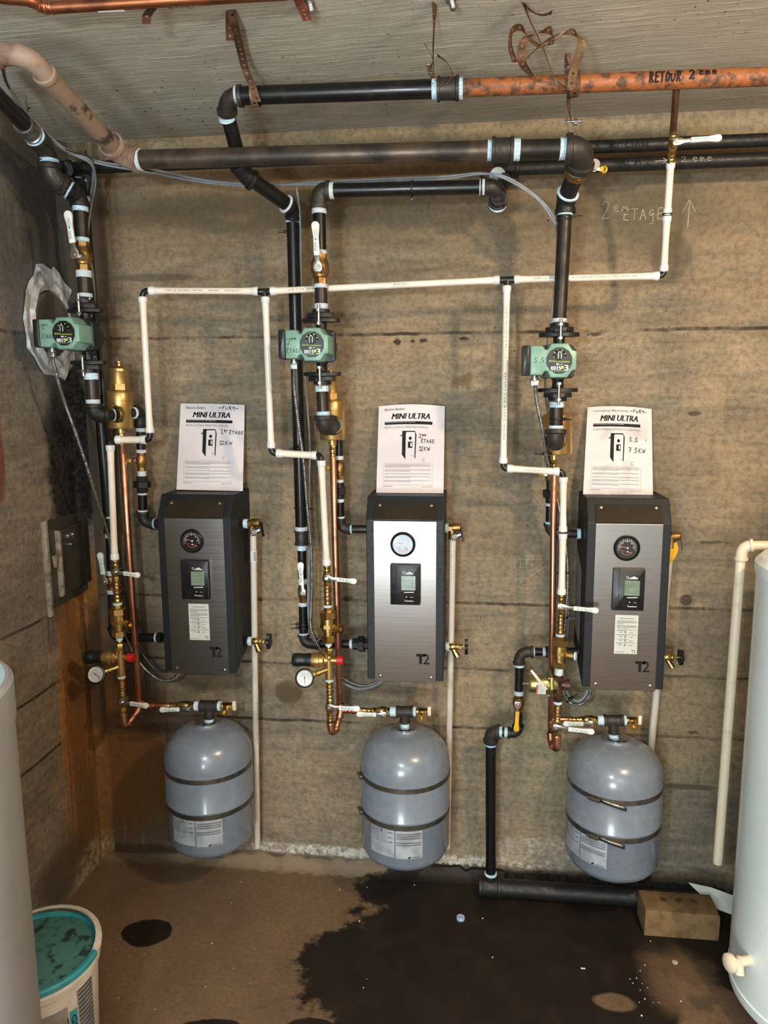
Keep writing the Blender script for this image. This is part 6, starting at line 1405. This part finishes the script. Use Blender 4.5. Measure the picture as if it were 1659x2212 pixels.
# rusty scraps screwed to the ceiling
strap('short rusty strap end under the ceiling, right of the first hanger', [PZ(640, -12, ZC-.006), PZ(650, 12, ZC-.014), PZ(665, 44, ZC-.03)], [X_(.9, .2, .2)]*3, w=.020, pitch=.008, mt='dark_red')
def anchor(x, y, lab, l=.02):
    o = obj('ceiling_anchor', MB().lathe(PZ(x, y, ZC), (0.25, -.2, -1), [(0, .012), (.004, .012), (.004, .007)] + [(.004+l*k/8, .007 if k % 2 else .0055) for k in range(1, 9)]+[(.006+l, .002)], 12), 'galvanised'); return tag(o, lab, 'ceiling anchor')
anchor(668, 4, 'metal screw anchor in the ceiling beside the short rusty strap end')
anchor(974, -2, 'metal screw anchor in the ceiling right of the thin twisted strap')
# copper pipe crossing the ceiling at the top left
t = thing('copper_pipe', 'copper pipe running just under the ceiling at the top left edge', 'copper pipe', PZ(300, 10, 2.49))
def pz(x, y): return PZ(x, y, 2.485)
a, b, c, d = pz(-60, -50), pz(60, 2), pz(95, 20), pz(620, -12)
mb = MB().sweep([pz(-80, -14), pz(56, -1), pz(76, 6), pz(90, 14), pz(118, 16), pz(620, -14)], .0115, 16); obj('tube', mb, 'old_copper', t)
for (x, y, x2, y2) in ((80, 10, 98, 15), (98, 16, 114, 15.5)): obj('solder_fitting', MB().lathe(pz(x, y), pz(x2, y2)-pz(x, y), prof('f', (pz(x2, y2)-pz(x, y)).length, .0138), 16), 'copper', t)
q = pz(212, 13); q2 = pz(268, 10.5); obj('paper_label', MB().lathe(q, q2-q, [(0, .0119), ((q2-q).length, .0119)], 20), 'paper', t)
obj('solder_fitting', MB().lathe(pz(362, 4), pz(400, 2)-pz(362, 4), prof('f', .05, .0136), 16), 'chrome', t)
strap('short rusty strap end hooked over the ceiling copper pipe', [PZ(330, -4, ZC-.02), PZ(332, 14, ZC-.05), PZ(318, 32, ZC-.055), PZ(316, 52, ZC-.065)], [X_(1, .3, 0), X_(1, .2, 0), X_(.9, .4, 0), X_(1, .2, 0)], w=.018, pitch=.03, mt='strap_rust')

# ------------------------------------------------------------------ the two water heaters
t = thing('water_heater', 'tall white water heater at the right edge, standing on bricks', 'water heater', (.987, -.537, .05))
hx, hy, hr = .987, -.537, .26
obj('tank_jacket', MB().lathe((hx, hy, .085), UPV, [(0, hr-.02), (0, hr-.003), (.012, hr), (.03, hr+.001), (.032, hr-.002), (1.16, hr-.002), (1.165, hr)], 96), 'heater_white', t)
obj('top_cover', MB().lathe((hx, hy, 1.245), UPV, [(0, hr+.001), (.014, hr+.003), (.03, hr+.002), (.045, hr-.012), (.048, .0)], 96), 'heater_white', t)
an = math.atan2(-.55+.0-hy-.0, .70-hx)
ax_ = V((cos(radians(196)), sin(radians(196)), 0)); o_ = V((hx, hy, .235))+ax_*(hr-.005)
v = obj('drain_valve', MB().lathe(o_, ax_, [(0, .013), (.03, .012), (.03, .015), (.036, .015), (.037, .010), (.052, .010), (.052, .022), (.056, .0235), (.066, .0235), (.07, .019), (.074, .01)], 20), 'old_pvc', t)
obj('hose_outlet', MB().lathe(o_+ax_*.036, (0, -.5, -1), [(0, .012), (.03, .012), (.03, .010)], 16), 'old_pvc', v)
obj('access_panel', MB().prism(rr(.16, .30, .01, 3), lambda u, v_, w=0.0: V((hx+(hr+.002+w)*cos(radians(232)+u/hr), hy+(hr+.002+w)*sin(radians(232)+u/hr), .45+v_)), 0, .004, .001), 'heater_white', t)
for i, (bx, by, l_) in enumerate(((.90, -.60, 'red brick under the front left of the white water heater'), (1.10, -.42, 'red brick under the back of the white water heater'))):
    o = obj('support_brick', MB().prism(rr(.20, .095, .004, 2, bx, by), lambda u, v_, w=0.0: V((u, v_, w)), 0, .06, .004), 'red_brick'); tag(o, l_, 'brick')
t = thing('water_heater', 'grey water heater close by at the left edge, cut off by the frame', 'water heater', (-.992, -1.436, .0))
obj('tank_jacket', MB().lathe((-.992, -1.436, .02), UPV, [(0, .225), (0, .236), (.01, .24), (1.13, .24), (1.14, .243), (1.205, .243), (1.212, .236)], 96), 'heater_grey', t)
obj('top_cover', MB().lathe((-.992, -1.436, 1.225), UPV, [(0, .236), (.008, .23), (.008, 0)], 64), 'heater_top', t)

# ------------------------------------------------------------------ bucket
bx, by = -1.052, -.925
t = thing('bucket', 'white plastic pail with dirty teal lid, half hidden by the grey heater', 'bucket', (bx, by, 0))
obj('pail', MB().lathe((bx, by, 0), UPV, [(0, .122), (.004, .125), (.32, .140), (.322, .146), (.337, .147), (.339, .144), (.345, .143)], 72), 'bucket_white', t)
l_ = obj('lid', MB().lathe((bx, by, .343), UPV, [(0, .143), (.004, .149), (.014, .149), (.018, .144), (.017, .134), (.010, .132), (.008, 0)], 72), 'bucket_teal', t)
obj('lid_dirt', MB().lathe((bx, by, .3536), UPV, [(0, .1325), (.001, .131), (.0012, 0)], 64), 'lid_dirty', l_)
FBk = lambda u, v, w=0.0: (lambda r: V((bx+(r+w)*cos(-pi/2+(u+.085)/r), by+(r+w)*sin(-pi/2+(u+.085)/r), v)))(.125+.015*v/.32)
def wrap(u0, u1, v0, v1, mt, par, w=.0008, nm='label_panel'):
    n = 12; return obj(nm, MB().add([FBk(u0+(u1-u0)*i/n, v0+(v1-v0)*j, w) for i in range(n+1) for j in (0, 1)], [(2*i, 2*i+2, 2*i+3, 2*i+1) for i in range(n)]), mt, par, sm=False)
lb = wrap(-.02, .055, .03, .285, 'label_grey', t)
mb = MB().flat([(.0, .222), (.016, .245), (.055, .252), (.055, .222), (.02, .218)], FBk, .0012); obj('label_picture', mb, 'label_red', lb, sm=False)
wrap(.058, .078, .02, .265, 'bucket_teal', t); q = wrap(.081, .135, .05, .305, 'label_grey', t)
mb = MB()
FR90 = lambda u, v, w=0.0: FBk(.0615+v, .252-u, .0013)
put_text(mb, 'GIGA', 0, 0, .085, .013, FR90, 0, .008)
obj('printed_text', mb, 'ink', t, sm=False); mb = MB()
for k in range(16): mb.stroke([(.084, .305-k*.012), (.13, .305-k*.012)], .003, FBk, .0013)
obj('fine_print', mb, 'ink', q, sm=False)
mb = MB()   # handle raised against the lid rim
hp = [V((bx+.150*cos(a), by+.150*sin(a), .350+.018*max(0, sin(a)))) for a in [radians(8+k*10) for k in range(18)]]
R = []
for i, p in enumerate(hp):
    d = V((p.x-bx, p.y-by, 0)).normalized(); R.append([p-d*.012+UPV*.012, p+d*.002+UPV*.006, p+d*.002-UPV*.004, p-d*.002-UPV*.004, p-d*.013+UPV*.008])
mb.rings(R); obj('carry_handle', mb, 'bucket_white', t)
# ------------------------------------------------------------------ floor objects
o = thing('paving_brick', 'tan cored brick lying on the wet floor at the foot of the right wall', 'brick', (.68, -.19, 0))
body = MB().prism([(.563, -.238), (.79, -.238), (.79, -.135), (.563, -.135)], lambda u, v, w=0.0: V((u, v-.0+w*.0, w)), 0, .088, .006); obj('brick_body', body, 'brick', o)
mb = MB()
for k in range(3): mb.lathe((.632+k*.047, -.18, .0883), UPV, [(0, .0115), (.0006, .0105), (.0006, .001)], 14)
obj('core_hole', mb, 'strap_rust', o)
t = obj('torn_paper', MB().add([(.73, -.10, .10), (.80, -.16, .055), (.87, -.19, .05), (.88, -.14, .085), (.80, -.11, .095)], [(0, 1, 2, 3, 4)]), 'label_paper', sm=False); tag(t, 'torn strip of white paper behind the tan brick, by the white heater', 'paper'); t.modifiers.new('th', 'SOLIDIFY').thickness = .001
c = PZ(995, 1985, 0); o = obj('bottle_cap', MB().lathe(c, UPV, [(0, .014), (.008, .0135), (.010, .011), (.009, .004)], 18), 'clear_blue'); tag(o, 'small bluish plastic cap on the dark wet floor below the middle tank', 'cap')
c = PZ(1458, 2080, 0); o = obj('pebble', MB().lathe(c, UPV, [(0, .008), (.003, .009), (.005, .004)], 7), 'plaster'); tag(o, 'pale pebble on the floor in front of the tan brick', 'pebble')
c = PZ(1259, 2093, 0); o = obj('plastic_stub', MB().lathe(c+V((-.006, 0, .002)), XR, [(0, .0018), (.013, .0018)], 8), 'print_white'); tag(o, 'tiny white plastic stub lying on the wet floor', 'plastic scrap')
rnd = random.Random(12); pr = []
for (x, y) in [(1393, 2085), (1383, 2097), (1361, 2115), (1375, 2113), (1387, 2125), (1367, 2124), (1399, 2134), (1383, 2139), (1393, 2158), (1381, 2165), (1411, 2166), (1424, 2166), (1471, 2163), (1386, 2194), (1405, 2033), (1042, 1984), (1064, 2068), (1043, 1984), (895, 1912), (776, 1990), (792, 2115), (785, 2134), (500, 1950), (458, 2038), (505, 2092), (521, 1905), (734, 1922), (793, 1917), (444, 2132), (1640, 2162)]:
    r = rnd.uniform(.0016, .0034); c = PZ(x, y, 0)
    o = obj('plaster_chip', MB().lathe(c, UPV, [(0, r), (r*.6, r*.8), (r*.9, r*.2)], rnd.choice((4, 5, 6)), rnd.random()), 'plaster', sm=False)
    tag(o, 'tiny white plaster chip scattered on the concrete floor', 'plaster chip', 'plaster chips on the floor')
